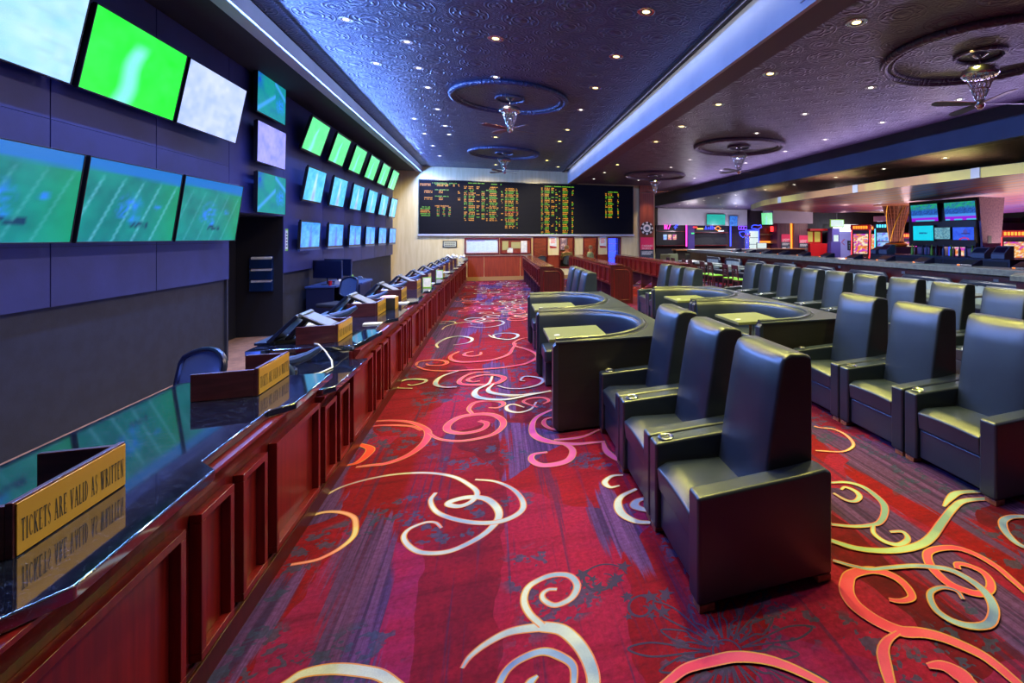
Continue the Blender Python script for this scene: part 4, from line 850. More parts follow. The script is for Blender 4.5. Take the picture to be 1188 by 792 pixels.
# ================================================================ ARMCHAIRS (local: x = front to back, y = width)
cw=.757
def chair_proto():
    t=thing('club_armchair','','armchair')
    L=M['leather']
    def back():
        m=MB();n=10
        pr=[(.40,.40),(.425,.55),(.455,.75),(.49,.95),(.515,1.08),(.535,1.125),(.575,1.142),(.66,1.135),(.70,1.12),(.705,1.05),(.705,.05),(.60,.05),(.60,.40)]
        ys=[.115,.135,.25,.378,.506,.621,.642]
        # front face bulges a little toward the sitter
        vs=[];k=len(pr)
        for y in ys:
            c=.018*(1-((y-.378)/.263)**2)
            e=.006 if y in(ys[0],ys[-1]) else 0
            vs+=[(x-(c if i<5 else 0)+(e if i<5 else 0),y,z-(e if 3<i<9 else 0)) for i,(x,z) in enumerate(pr)]
        fs=[(a*k+i,a*k+(i+1)%k,(a+1)*k+(i+1)%k,(a+1)*k+i) for a in range(len(ys)-1) for i in range(k)]
        fs+=[tuple(range(k-1,-1,-1)),tuple(range((len(ys)-1)*k,len(ys)*k))]
        m.add(vs,[f[::-1] for f in fs]);return m
    back().build('backrest',L,t,bev=.014,seg=3,ang=50)
    m=MB();m.box(.03,.125,.05,.60,cw-.125,.27);m.build('seat_base',L,t,bev=.012)
    m=MB();vs=[];nx,ny=9,7
    for j in range(ny):
        for i in range(nx):
            a=i/(nx-1);b=j/(ny-1)
            vs.append((.005+.47*a,.127+(cw-.254)*b,.435+.014*math.sin(PI*b)*(.4+.6*math.sin(PI*min(1,a*.8+.2)))-.035*(1-min(1,a*6))**2-.025*a))
    N=nx*ny;vs+=[(p[0]+(.0 if p[0]>.01 else .012),p[1],.275) for p in vs]
    fs=[(j*nx+i,j*nx+i+1,(j+1)*nx+i+1,(j+1)*nx+i) for j in range(ny-1) for i in range(nx-1)]
    fs+=[tuple(q+N for q in f[::-1]) for f in fs]
    rim=[i for i in range(nx)]+[j*nx+nx-1 for j in range(1,ny)]+[(ny-1)*nx+i for i in range(nx-2,-1,-1)]+[j*nx for j in range(ny-2,0,-1)]
    fs+=[(rim[i]+N,rim[(i+1)%len(rim)]+N,rim[(i+1)%len(rim)],rim[i]) for i in range(len(rim))]
    m.add(vs,fs);m.build('seat_cushion',L,t,bev=.012,seg=3,ang=50)
    for s in (0,1):
        y0=.004 if s==0 else cw-.124
        m=MB();m.prism([(.0,.035),(.745,.035),(.745,.55),(.70,.575),(.55,.562),(.2,.548),(.0,.54)],y0,y0+.12,'y')
        a=m.build('armrest',L,t,bev=.018,seg=3)
        if s==1:
            m=MB();m.lathe([(.028,.0),(.045,.002),(.047,.006),(.043,.009),(.036,.004),(.034,-.02),(0,-.02)],(.085,y0+.06,.546),24);m.build('cup_holder',M['chrome'],a)
    for x in (.01,.66):
        for y in (.01,cw-.09):
            m=MB();m.box(x,y,0,x+.08,y+.08,.035);m.build('foot',M['copper'],t,bev=.004)
    return t
cp0=None
def seat(x,y,label,group):
    global cp0
    if cp0 is None: cp0=t=chair_proto()
    else: t=dup(cp0,None,'')
    t.location=(x,y,0);t['label']=label;t['group']=group
    return t
P=.765
for k,d in enumerate(('closest to the camera, side panel in view','middle of the three beside the aisle','next to the dark booth panel')): seat(.89,2.075+P*k,'black club armchair in the near aisle row, '+d,'front row of three armchairs')
for k,d in enumerate(('cut by the right picture edge','with the full front in view','beside the second pair of booths')): seat(3.08,2.31+P*k,'black club armchair in the second row, '+d,'second row armchairs')
for k in range(10): seat(5.27,3.12+.762*k,'black club armchair in the third row, %s from the camera'%ORD[k],'third row armchairs')
for k in range(3): seat(.98,8.28+.765*k,'black high-back armchair beyond the aisle booths, %s from the booth'%ORD[k],'armchairs beyond the aisle booths')
for k in range(3): seat(3.12,8.57+.765*k,'black high-back armchair beyond the second pair of booths, %s from the booth'%ORD[k],'armchairs beyond the second booths')
# ================================================================ BOOTHS (local: x from aisle side inward, y along aisle)
BW,BD=1.2,1.93
def inner(off=0,n=26):
    """open D: from the near arm, round the back, to the far arm"""
    x0=.34;cx=x0;cy=BD/2;ry=BD/2-.085-off;rx=BW-.17-x0-off
    P=[(0.0,.085+off),(.17,.085+off)]+[(cx+rx*math.cos(a),cy+ry*math.sin(a)) for a in [-PI/2+PI*i/n for i in range(n+1)]]+[(.17,BD-.085-off),(0.0,BD-.085-off)]
    return P
def booth_proto():
    t=thing('booth_sofa','','booth');L=M['leather']
    m=MB();I=inner();m.prism([(0,0),(BW,0),(BW,BD),(0,BD)]+I[::-1],.02,.80);m.build('shell',M['darkgrain'],t,bev=.004,smooth=False)
    m=MB();I2=inner(-.01);m.prism([(-.006,-.006),(BW+.006,-.006),(BW+.006,BD+.006),(-.006,BD+.006)]+I2[::-1],.80,.815);m.build('top_ledge',L,t,smooth=False)
    # padded back following the curve
    m=MB();I=inner(.004);N=len(I);prof=[(0,.30),(.065,.30),(.07,.5),(.055,.68),(.045,.76),(.03,.80),(.0,.815)]
    vs=[]
    for i,p in enumerate(I):
        a=Vector(I[max(i-1,0)]);b=Vector(I[min(i+1,N-1)]);d=(b-a).normalized();nrm=Vector((-d.y,d.x))
        vs+=[(p[0]+nrm.x*w,p[1]+nrm.y*w,z) for w,z in prof]
    k=len(prof);m.add(vs,[(i*k+j,(i+1)*k+j,(i+1)*k+j+1,i*k+j+1) for i in range(N-1) for j in range(k-1)]);m.add([vs[j] for j in range(k)],[tuple(range(k))]);m.add([vs[(N-1)*k+j] for j in range(k)],[tuple(range(k-1,-1,-1))])
    m.build('padded_back',L,t,ang=60)
    m=MB();m.tube([(p[0],p[1],.815) for p in inner(-.012)],.028,8);m.tube([(p[0],p[1],.813) for p in inner(-.06)[1:-1]],.012,6);m.build('rim_roll',L,t)
    for y in(.0,BD-.085):
        m=MB();m.prism([(-.03,.06),(.0,.03),(.02,.03),(.02,.80),(.0,.80),(-.03,.77)],y-.002,y+.087,'y');m.build('arm_end',L,t,bev=.012,seg=3)
    # seat ring and its plinth
    def ring(o0,o1,z0,z1,x0):
        A=[(max(p[0],x0),p[1]) for p in inner(o0)];B=[(max(min(p[0],BW-.6),x0),p[1]) for p in inner(o1)]
        m=MB();n=len(A);vs=[(p[0],p[1],z0) for p in A]+[(p[0],p[1],z0) for p in B]+[(p[0],p[1],z1) for p in A]+[(p[0],p[1],z1) for p in B]
        fs=[]
        for i in range(n-1): fs+=[(2*n+i,2*n+i+1,3*n+i+1,3*n+i)[::-1],(n+i,n+i+1,3*n+i+1,3*n+i)[::1],(i,i+1,n+i+1,n+i)]
        fs+=[(0,n,3*n,2*n),(n-1,2*n-1,4*n-1,3*n-1)[::-1]]
        m.add(vs,fs);return m
    ring(.06,.5,.29,.44,.02).build('seat_cushion',L,t,bev=.03,seg=3,ang=50)
    ring(.03,.44,.02,.285,.04).build('seat_base',L,t,smooth=False)
    return t
bp=None;tb=None
for i,(x,y,d) in enumerate(((.515,4.39,'nearest one on the aisle with a flat dark side panel'),(.53,6.345,'second one on the aisle, before the three tall seat backs'),(2.76,4.68,'in the second block, beside the second-row armchairs'),(2.76,6.635,'far one in the second block'))):
    if bp is None: bp=t=booth_proto()
    else: t=dup(bp,None,'')
    t.location=(x,y,0);t['label']='curved black booth, '+d;t['group']='curved leather booths'
    if tb is None:
        tb=q=thing('booth_table','','table',group='booth tables')
        m=MB();m.box(0,0,.70,.60,.66,.735);m.build('tabletop',pm('olive_laminate',S(88,94,66),.4),q,bev=.006)
        m=MB();m.cyl((.36,.33,.03),(.36,.33,.70),.035);m.lathe([(0,.03),(.2,.02),(.21,0),(0,0)],(.36,.33,0),24);m.build('pedestal',M['chrome'],q)
        m=MB();m.lathe([(0,.7375),(.03,.7375),(.03,.736),(0,.736)],(.10,.20,0),16);m.lathe([(0,.7385),(.02,.7385),(.02,.7375)],(.10,.20,0),16);m.build('number_badge',M['paper'],q)
    else: q=dup(tb,None,'')
    q.location=(x-.01,y+.42+ (.2 if i%2 else .1),0);q['label']='small olive-topped table inside the '+('aisle booth nearest the armchairs','far aisle booth','near booth of the second block','far booth of the second block')[i]
# ================================================================ RACING CARRELS
def carrel(x,label):
    t=thing('race_carrel',label,'carrel',(x,12.4,0),group='rows of race carrels');Ln=7.4
    for y in (0,Ln-.05):
        m=MB();pr=[(0,0),(.60,0),(.60,.78)]+[(.42+.18*math.cos(a),.78+.2*math.sin(a)) for a in [PI/2*i/8 for i in range(1,8)]]+[(.38,.985),(0,1.0)]
        m.prism(pr,y,y+.05,'y');e=m.build('end_panel',M['mahog_dark'],t,bev=.006)
        if y==0:
            L=[(.09,.10),(.51,.10),(.51,.74)]+[(.39+.12*math.cos(a),.76+.14*math.sin(a)) for a in [PI/2*i/6 for i in range(1,6)]]+[(.09,.90)]
            m=MB();m.tube([(a,-.004,b) for a,b in L],.014,6,0,True);m.build('panel_moulding',M['mahog'],e)
    m=MB();m.box(-.012,-.02,1.0,.34,Ln+.02,1.03);m.build('ledge',M['mahog_h'],t,bev=.008)
    m=MB();m.box(0,.05,.50,.03,Ln-.05,1.0);m.box(.03,.05,.70,.56,Ln-.05,.73);m.prism([(.34,1.0),(.56,.86),(.56,.80),(.34,.94)],.05,Ln-.05,'y');m.build('skirt',M['mahog'],t,bev=.003)
    n=12;st=Ln/n;proto=None
    for k in range(n):
        if proto is None:
            m=raised(0,st-.10,.55,.96);m.v=[(-a,b,c) for a,b,c in m.v];m.f=[f[::-1] for f in m.f];proto=q=m.build('raised_panel',M['mahog'],t,bev=.006)
        else: q=proto.copy();col.objects.link(q)
        q.parent=t;q.location=(0,.05+k*st,0)
    proto=None
    for k in range(7):
        if proto is None:
            m=MB();m.prism([(.02,0),(.10,0),(.54,.30),(.54,.70),(.02,.70)],0,.03,'y');m.box(.10,0,0,.5,.03,.03);proto=q=m.build('divider',M['purplewood'],t,bev=.003)
        else: q=proto.copy();col.objects.link(q)
        q.parent=t;q.location=(0,.06+k*(Ln-.14)/6,0)
carrel(1.05,'mahogany race carrel row nearest the betting aisle')
carrel(2.85,'mahogany race carrel row in the middle, end panel in view')
carrel(4.75,'mahogany race carrel row farthest right, by the dining tables')
# ================================================================ BAR SEATING
bn=None;dt=None;dc=None
BY=[6.75,8.2,9.95,11.8,13.6,15.4,17.15,19.0]
for k,y in enumerate(BY):
    if bn is None:
        bn=t=thing('banquette_bench','','bench',group='banquette benches along the bar');w=1.38
        m=MB();m.box(0,-w/2,0,.62,w/2,.30);m.build('base',M['dark'],t,bev=.01)
        m=MB();m.box(-.02,-w/2,.30,.50,w/2,.46);m.build('seat',M['leather'],t,bev=.03,seg=3)
        m=MB();m.tube([(.52,-w/2+.06,.50),(.52,-w/2+.07,.80),(.53,-w/2+.13,.855),(.53,0,.86),(.53,w/2-.13,.855),(.52,w/2-.07,.80),(.52,w/2-.06,.50)],.062,10);m.build('back_roll',M['leather'],t)
        m=MB();vs=[];n=40
        for i in range(n+1):
            a=i/n;d=.025*abs(math.sin(a*PI*7));vs+=[(.50-d,-w/2+.12+(w-.24)*a,.46),(.50-d,-w/2+.12+(w-.24)*a,.82)]
        m.add(vs,[(2*i,2*i+1,2*i+3,2*i+2) for i in range(n)]);m.box(.50,-w/2+.1,.46,.55,w/2-.1,.84);m.build('channel_back',M['leather_grey'],t)
    else: t=dup(bn,None,'')
    t.location=(8.32,y,0);t['label']='black banquette bench with pale fluted back, %s from the camera'%ORD[k]
    if dt is None:
        dt=t=thing('dining_table','','table',group='dining tables along the bar')
        m=MB();m.box(-.38,-.55,.71,.38,.55,.75);m.build('tabletop',pm('grey_table',S(130,138,136),.3),t,bev=.006)
        for yy in(-.3,.3):
            m=MB();m.cyl((0,yy,.03),(0,yy,.71),.03);m.lathe([(0,.035),(.18,.02),(.19,0),(0,0)],(0,yy,0),20);m.build('pedestal',M['blackplastic'],t)
    else: t=dup(dt,None,'')
    t.location=(7.82,y,0);t['label']='grey-topped dining table before the bar bench, %s from the near end'%ORD[k]
def dining_chair(x,y,label):
    global dc
    if dc is None:
        dc=t=thing('dining_chair','','chair',group='lime-seated dining chairs');Wd=M['purplewood']
        m=MB();m.box(-.20,-.20,.44,.20,.20,.475);m.build('seat',M['green'],t,bev=.014,seg=3)
        m=MB();m.box(-.20,-.20,.40,.20,.20,.44);m.build('seat_frame',Wd,t,bev=.004)
        for sx in(-1,1):
            for sy in(-1,1):
                m=MB();m.prism([(sx*.18-.018,0),(sx*.18+.018,0),(sx*.18+.018,.40),(sx*.18-.018,.40)] if sx>0 else [(-.225,0),(-.19,0),(-.165,.44),(-.215,.90),(-.245,.90),(-.2,.44)],sy*.175-.018,sy*.175+.018,'y');m.build('leg',Wd,t,bev=.003)
        m=MB();m.prism([(-.215,.78),(-.195,.78),(-.215,.90),(-.235,.90)],-.19,.19,'y');m.build('top_rail',Wd,t,bev=.004)
        for k in range(3):
            m=MB();z=.54+.075*k;m.box(-.205,-.17,z,-.190,.17,z+.03);m.build('back_slat',Wd,t,bev=.003)
    else: t=dup(dc,None,'')
    t.location=(x,y,0);t['label']=label
for k,y in enumerate((7.9,8.5,13.3,13.95,15.1,15.75,16.85,17.5,18.7,19.3)): dining_chair(7.12,y,'purple wood dining chair with lime seat, %s from the camera'%ORD[k])
# ================================================================ ODDS BOARD
ob=thing('odds_board','long black odds board with amber and green rows on the cream wall','odds board',(-2.79,20.62,1.89))
BWd,BHt=8.52,2.065
m=MB();m.box(0,0,0,BWd,.08,BHt);m.build('board_face',M['board'],ob,bev=.006)
m=MB();m.box(-.03,-.012,-.03,BWd+.03,.08,0);m.box(-.03,-.012,BHt,BWd+.03,.08,BHt+.03);m.box(-.03,-.012,0,0,.08,BHt);m.box(BWd,-.012,0,BWd+.03,.08,BHt);m.build('frame',M['tv_body'],ob,bev=.004)
leds={'a':MB(),'g':MB(),'r':MB()}
def word(x,z,w,c,h=.036):
    # unreadable LED characters: broken dot-matrix blocks
    b=leds[c];cx=x
    while cx<x+w-.02:
        q=random.random()
        if q<.86:
            b.box(cx,-.006,z,cx+.02,-.001,z+h*random.choice((1,1,.8)))
        cx+=.029
ox,oz=-2.79-2.79*0,0
K=BWd/247.;px=lambda u:(u-487)*K
vz=lambda v:BHt-(v-209.5)*BHt/62.5
def column(u0,u1,v0,v1,step,cols,cc):
    i=0;v=v0
    while v<v1:
        for a,b,p in cols:
            if random.random()<p:
                w=(b-a)*random.uniform(.7,1);word(px(a),vz(v)-.04,max(.05,w*K),cc(i))
        v+=step;i+=1
ag=lambda i:'a' if (i//2)%2==0 else 'g'
word(px(500),vz(212)-.03,.9,'g');word(px(503),vz(213.6)-.03,.55,'g')
for v in (213.6,215.2): word(px(487.6),vz(v)-.03,.38,'a');word(px(505),vz(v)-.03,.4,'a');word(px(522),vz(v)-.03,.07,'a');word(px(527),vz(v)-.03,.07,'a')
for v,c in ((220,'g'),(227.6,'g'),(239,'a')): word(px(503),vz(v)-.03,.5,c)
for v in (221.6,223.4,229.5,231.4): word(px(492),vz(v)-.03,.3,'a');word(px(507),vz(v)-.03,.16,'a');word(px(527),vz(v)-.03,.08,'a')
for i,v in enumerate((240.5,242.4,244.4,246.4,248.4,250.5)):
    word(px(488),vz(v)-.03,.34,'g' if i in(0,1,4,5) else 'a')
    for u in (505,511,517): word(px(u),vz(v)-.03,.1,'g' if i%2 else 'a')
word(px(538),vz(211)-.03,.6,'g');word(px(563),vz(211.6)-.03,.4,'g')
column(533,571,215,256,1.92,[(533.5,537,.9),(538.5,546,1),(547,551,.55),(552.5,556.5,.7),(557.5,560,.5),(561,571,1)],ag)
column(574,594,216,264,1.92,[(574,576.5,.5),(578.5,581.5,.9),(582,590,1),(591,593.5,.6)],lambda i:'r' if i in(15,) else ag(i))
column(620,661,214,271,1.9,[(620,622.5,.95),(624,631,1),(632,636,.6),(637,639.5,.6),(641,643,.5),(645.5,653,1),(656.5,659,.8)],ag)
word(px(624),vz(212)-.03,.8,'g');word(px(645),vz(212)-.03,.5,'g')
column(698,716,219,250.5,1.92,[(698.5,701,.9),(702,708.5,1),(714,716,.8)],ag);word(px(702),vz(217)-.03,.45,'g')
for k,nm,mt in(('a','amber_characters','led_amber'),('g','green_characters','led_green'),('r','red_characters','led_red')): leds[k].build(nm,M[mt],ob,smooth=False)
# small framed notice, two notice cases, flyers
Yw=20.7
t=thing('framed_notice','small black framed notice on the cream wall under the board','notice',(-1.71,Yw,1.34))
m=MB();m.box(-.26,-.025,0,.26,-.001,.27);m.build('frame',M['blackplastic'],t,bev=.004)
m=MB();m.box(-.225,-.028,.035,.225,-.025,.235);m.build('sheet',pm('sage_card',S(170,172,140),.6),t,smooth=False)
m=MB()
for k in range(2):
    for j in range(7): m.box(-.19+.055*j,-.0295,.08+.075*k,-.15+.055*j,-.028,.11+.075*k)
m.build('print_mark',M['ink'],t,smooth=False)
for i,(x0,x1,lb) in enumerate(((-1.17,.14,'red framed notice case with a wide white bulletin sheet'),(.17,1.40,'red framed notice case with tan board and framed papers'))):
    t=thing('notice_case',lb,'notice case',(x0,Yw,1.07),group='notice cases under the odds board');w=x1-x0
    m=MB();m.box(0,-.07,0,w,-.001,.05);m.box(0,-.07,.60,w,-.001,.65);m.box(0,-.07,.05,.05,-.001,.60);m.box(w-.05,-.07,.05,w,-.001,.60);m.build('frame',M['mahog'],t,bev=.005)
    m=MB();m.box(.05,-.02,.05,w-.05,-.002,.60);m.build('backing',M['orangewood'] if i else M['white'],t,smooth=False)
    if i==0:
        m=MB();m.box(.10,-.026,.10,w-.08,-.021,.57);s=m.build('bulletin_sheet',pm('pale_blue_sheet',S(200,222,228),.7),t,smooth=False)
        m=MB();m.box(.12,-.028,.52,.75,-.0265,.545);m.build('heading_mark',M['neon_violet'] if 0 else pm('violet_ink',S(130,60,180),.7),s,smooth=False)
        m=MB()
        for a in range(6):
            for b in range(9):
                if random.random()<.8: m.box(.13+.17*a,-.0275,.16+.036*b,.13+.17*a+random.uniform(.06,.14),-.0265,.165+.036*b)
        m.build('print_mark',pm('grey_ink',S(140,165,180),.7),s,smooth=False)
    else:
        for nm,(a,b,c,d,mt) in {'framed_paper':(.08,.16,.32,.52,'olive'),'wide_framed_paper':(.44,.22,.80,.48,'olive'),'white_slip':(.28,.04,.50,.24,'paper'),'white_sheet':(.82,.05,1.06,.53,'paper')}.items():
            m=MB();m.box(a,-.03,b,c,-.021,d);o=m.build(nm,M['paper'] if mt=='paper' else pm('olive_card',S(165,160,100),.6),t,bev=.002)
    m=MB();m.box(.05,-.06,.05,w-.05,-.056,.60);m.build('pane',M['glass'],t,smooth=False)
for i,(x,d) in enumerate(((2.29,'left of the two'),(4.41,'right of the two'))):
    t=thing('flyer','white and red flyer in a clear holder between the tall windows, %s'%d,'flyer',(x,Yw,1.30),group='flyers between the windows')
    m=MB();m.box(-.14,-.012,0,.14,-.001,.48);m.build('sheet',M['paper'],t,bev=.002)
    m=MB();m.prism([(-.14,0),(.14,0),(.14,.05),(-.14,.09)],-.0135,-.012,'y');m.build('red_foot',M['red'],t,smooth=False)
    m=MB()
    for k in range(5): m.box(-.1,-.0135,.2+.045*k,random.uniform(.05,.1),-.012,.225+.045*k)
    m.build('print_mark',pm('coral_ink',S(235,120,110),.7),t,smooth=False)
# things seen through the tall windows
t=thing('drinks_cooler','blue-lit shelf cooler seen through the fourth tall window','cooler',(4.9,21.6,.0))
m=MB();m.box(-.45,0,0,-.40,.5,1.9);m.box(.40,0,0,.45,.5,1.9);m.box(-.4,.45,0,.4,.5,1.9);m.box(-.4,0,1.85,.4,.5,1.9);m.box(-.4,0,0,.4,.5,.1);m.build('cabinet',M['bluedark'],t,bev=.006)
for k in range(4):
    m=MB();m.box(-.39,.02,.45+.33*k,.39,.44,.465+.33*k);m.build('shelf',M['white'],t,smooth=False)
m=MB();m.box(-.40,.43,.1,.40,.449,1.85);m.build('light_panel',M['neon_blue'],t,smooth=False)
t=thing('wall_picture','violet and white picture seen through the second tall window','picture',(2.9,23.59,1.1))
m=MB();m.box(-.4,-.03,0,.4,-.001,.7);m.build('frame',M['blackplastic'],t,bev=.004)
m=MB();m.box(-.36,-.033,.04,.36,-.03,.66);m.build('print',pm('violet_print',S(90,85,130),.6,mix=(S(190,180,210),(4,4,4),.5,.6)),t,smooth=False)
def person(x,y,rz,label,hair,shirt):
    t=thing('person',label,'person',(x,y,.06),(0,0,rz))
    def skin(name,V,E,R,mat,par):
        me=bpy.data.meshes.new(name);me.from_pydata(V,E,[]);o=bpy.data.objects.new(name,me);col.objects.link(o);o.parent=par;me.materials.append(mat)
        sk=o.modifiers.new('skin','SKIN');
        for i,r in enumerate(R): me.skin_vertices[0].data[i].radius=(r,r) if not isinstance(r,tuple) else r
        me.skin_vertices[0].data[0].use_root=True
        sk.use_smooth_shade=True
        s=o.modifiers.new('sub','SUBSURF');s.levels=1;s.render_levels=2;return o
    # faces +x, seated at 0.45
    V=[(0,0,.55),(0,0,.75),(0,0,.95),(.01,0,1.05),(.02,0,1.15),(.03,0,1.24),(.03,0,1.30)];E=[(i,i+1) for i in range(6)];R=[(.14,.15),(.12,.15),(.11,.17),(.06,.08),(.085,.075),(.09,.085),(.06,.06)]
    for s in(-1,1):
        b=len(V);V+=[(0,s*.18,.98),(.06,s*.22,.74),(.26,s*.16,.70),(.33,s*.15,.70)];E+=[(2,b),(b,b+1),(b+1,b+2),(b+2,b+3)];R+=[.055,.045,.035,.032]
        for f in range(5):
            q=len(V);o=s*.15+(f-2)*.016;V+=[(.37+(.01 if f else -.02),o,.70),(.40+(.012*(2-abs(f-2)) if f else -.03),o*(1 if f else .9),.685)];E+=[(b+3,q),(q,q+1)];R+=[.009,.007]
        b=len(V);V+=[(.05,s*.10,.52),(.42,s*.11,.50),(.44,s*.11,.05),(.56,s*.11,-.01)];E+=[(0,b),(b,b+1),(b+1,b+2),(b+2,b+3)];R+=[.085,.06,.045,.035]
    body=skin('body',V,E,R,M['skin'],t)
    m=MB();m.lathe([(0,.135),(.06,.125),(.095,.08),(.102,.02),(.095,-.02),(.0,-.02)],(.02,0,1.20),16);m.build('hair',hair,t)
    V=[(0,0,.53),(0,0,.75),(0,0,.93),(.01,0,1.02)];E=[(0,1),(1,2),(2,3)];R=[(.17,.18),(.15,.19),(.15,.215),(.10,.11)]
    for s in(-1,1):
        b=len(V);V+=[(0,s*.19,.98),(.05,s*.225,.78),(.12,s*.20,.73)];E+=[(2,b),(b,b+1),(b+1,b+2)];R+=[.07,.06,.05]
    skin('shirt',V,E,R,shirt,t)
    V=[(0,0,.52)];E=[];R=[(.17,.17)]
    for s in(-1,1):
        b=len(V);V+=[(.08,s*.10,.53),(.42,s*.11,.51),(.44,s*.11,.06)];E+=[(0,b),(b,b+1),(b+1,b+2)];R+=[.1,.075,.06]
    skin('trousers',V,E,R,M['cloth_dark'],t)
    m=MB();m.lathe([(0,.012),(.012,.006),(.014,-.004),(0,-.012)],(.118,0,1.185),8)
    for s in(-1,1):
        m.lathe([(0,.022),(.014,.01),(.016,-.01),(0,-.022)],(.02,s*.092,1.19),8)
    m.build('nose_and_ears',M['skin'],t)
    m=MB()
    for s in(-1,1): m.lathe([(0,.008),(.009,0),(0,-.008)],(.106,s*.032,1.215),8)
    m.box(.105,-.022,1.135,.112,.022,1.142);m.build('face_marks',M['hair'],t)
    return t
person(3.98,21.35,.1,'seated person in a sage shirt facing right, seen through the third tall window',M['hair'],M['cloth_green'])
person(2.97,21.5,1.5,'seated person in an olive shirt seen from behind through the second tall window',M['hair'],pm('olive_cloth',S(110,112,70),.85))
for x,y,rz,l in ((3.98,21.35,-PI/2+.1,'dark task chair under the person in the sage shirt'),(2.97,21.5,0,'dark task chair of the person seen from behind'),(1.75,21.6,.4,'dark task chair behind the first tall window')): task_chair(x,y,rz,l)
t=thing('office_desk','long brown desk in the room behind the windows','desk',(1.3,22.3,0))
m=MB();m.box(0,0,.72,3.0,.6,.76);m.build('desktop',M['orangewood'],t,bev=.004)
for x in(.05,1.5,2.9):
    m=MB();m.box(x,.03,0,x+.04,.57,.72);m.build('leg',M['dark_brown'],t,bev=.003)
# ================================================================ WOOD PILLAR WITH CHIP AND POSTER
def font_text(txt,size,w=None,name='lettering'):
    c=bpy.data.curves.new('t','FONT');c.body=txt;c.size=size;c.extrude=.0006;o=bpy.data.objects.new('t',c);col.objects.link(o)
    me=bpy.data.meshes.new_from_object(o.evaluated_get(bpy.context.evaluated_depsgraph_get()));bpy.data.objects.remove(o);bpy.data.curves.remove(c)
    m=MB();m.v=[(v.co.x,-v.co.z,v.co.y) for v in me.vertices];m.f=[tuple(p.vertices) for p in me.polygons];m.m=[0]*len(m.f);bpy.data.meshes.remove(me)
    X=[v[0] for v in m.v];a,b=min(X),max(X)
    k=(w/(b-a)) if w else 1
    m.v=[((x-a)*k,y,z) for x,y,z in m.v];return m
b=MB();b.box(6.03,20.55,0,6.68,20.95,4.08);o=struct(b.build('pillar',pm('warm_cherry_veneer',S(140,66,42),.4,mix=(S(112,48,30),(22,22,.8),.4,.6)),bev=.006));o['label']='cherry wood pillar at the right end of the odds board'
t=thing('poker_chip_sign','round black and white poker chip sign on the cherry pillar','sign',(6.35,20.55,2.14))
m=MB();R=.29
m.cyl((0,-.03,0),(0,-.001,0),R,n=40);m.build('disc',M['blackplastic'],t,bev=.004)
m=MB()
for k in range(8):
    a0=2*PI*k/8-.17;P=[(r*math.cos(a),r*math.sin(a)) for r,aa in((R-.005,(a0,a0+.17,a0+.34)),(R*.72,(a0+.34,a0+.17,a0))) for a in aa];m.prism(P,-.034,-.03,'y')
m.build('edge_spots',M['white'],t,smooth=False)
m=MB();m.cyl((0,-.035,0),(0,-.03,0),R*.60,n=32);m.build('centre_disc',M['white'],t)
m=MB();m.cyl((0,-.037,0),(0,-.035,0),R*.30,n=32);m.build('grey_centre',M['silver'],t)
font_text('WSOP',.1,.20).xf(Matrix.Translation((-.10,-.038,-.03))).build('lettering',M['ink'],t,smooth=False)
M['pink_print']=pm('raspberry_print',S(215,36,84),.5);M['slate_print']=pm('slate_print',S(48,54,68),.5)
def caesars(name,lb,loc,w,h,dim=False):
    t=thing(name,lb,'poster',loc,group='pink and slate sportsbook posters')
    m=MB();m.box(0,-.025,0,w,-.001,h);m.build('panel',M['slate_print'],t,bev=.003)
    m=MB();m.box(0,-.028,h*.52,w,-.025,h);m.build('pink_field',M['pink_print'],t,smooth=False)
    font_text('CAESARS',.2,w*.80).xf(Matrix.Translation((w*.10,-.029,h*.63))@Matrix.Diagonal((1,1,.62*w/.64,1))).build('lettering',M['white'],t,smooth=False)
    font_text('SPORTS',.2,w*.66).xf(Matrix.Translation((w*.10,-.029,h*.535))@Matrix.Diagonal((1,1,.5*w/.64,1))).build('lettering',M['white'],t,smooth=False)
    m=MB()
    for k,(a,b) in enumerate(((.42,.1),(.37,.85),(.32,.6))):
        x=.1
        while x<(.85,.88,.7)[k]:
            q=random.uniform(.04,.10);m.box(w*x,-.027,h*a,w*min(.9,x+q),-.0255,h*(a+.028));x+=q+.025
    m.box(w*.1,-.027,h*.12,w*.5,-.0255,h*.17);m.build('small_print_mark',M['white'],t,smooth=False)
    m=MB();m.prism([(w*.62,h*.05),(w*.9,h*.05),(w*.95,h*.2),(w*.7,h*.22)],-.028,-.0255,'y');m.build('phone_picture',M['silver'],t,smooth=False)
caesars('sportsbook_poster','pink and slate CAESARS SPORTS poster under the chip on the cherry pillar',(6.05,20.54,.62),.61,1.12)
# ================================================================ BAR ISLAND
bc=thing('bar_counter','long wood bar with thick grey top behind the banquette benches','bar',(9.0,5.9,0))
m=MB();m.box(0,0,0,.5,16.1,1.03);m.box(.5,15.7,0,4.0,16.1,1.03);m.build('carcass',M['mahog_dark'],bc,bev=.004)
m=MB();m.prism([(-.10,-.05),(.62,-.05),(.62,15.55),(4.1,15.55),(4.1,16.25),(-.10,16.25)],1.03,1.15);m.build('stone_top',M['bartop'],bc,bev=.01)
for k in range(13):
    m=MB();m.box(-.008,.1+1.23*k,.12,-.001,.1+1.23*k+1.17,.98);m.build('front_panel',M['mahog_dark'],bc,bev=.003)
for k in range(7):
    m=MB();m.box(-.02,.8+2.2*k,.90,-.008,.9+2.2*k,.96);m.build('outlet_plate',M['silver'],bc,bev=.002)
t=thing('bar_end_pier','wood pier with pitched grey cap at the near end of the bar','pier',(8.05,4.7,0))
m=MB();m.box(.05,.06,0,1.2,1.05,1.03);m.build('carcass',M['mahog_dark'],t,bev=.004)
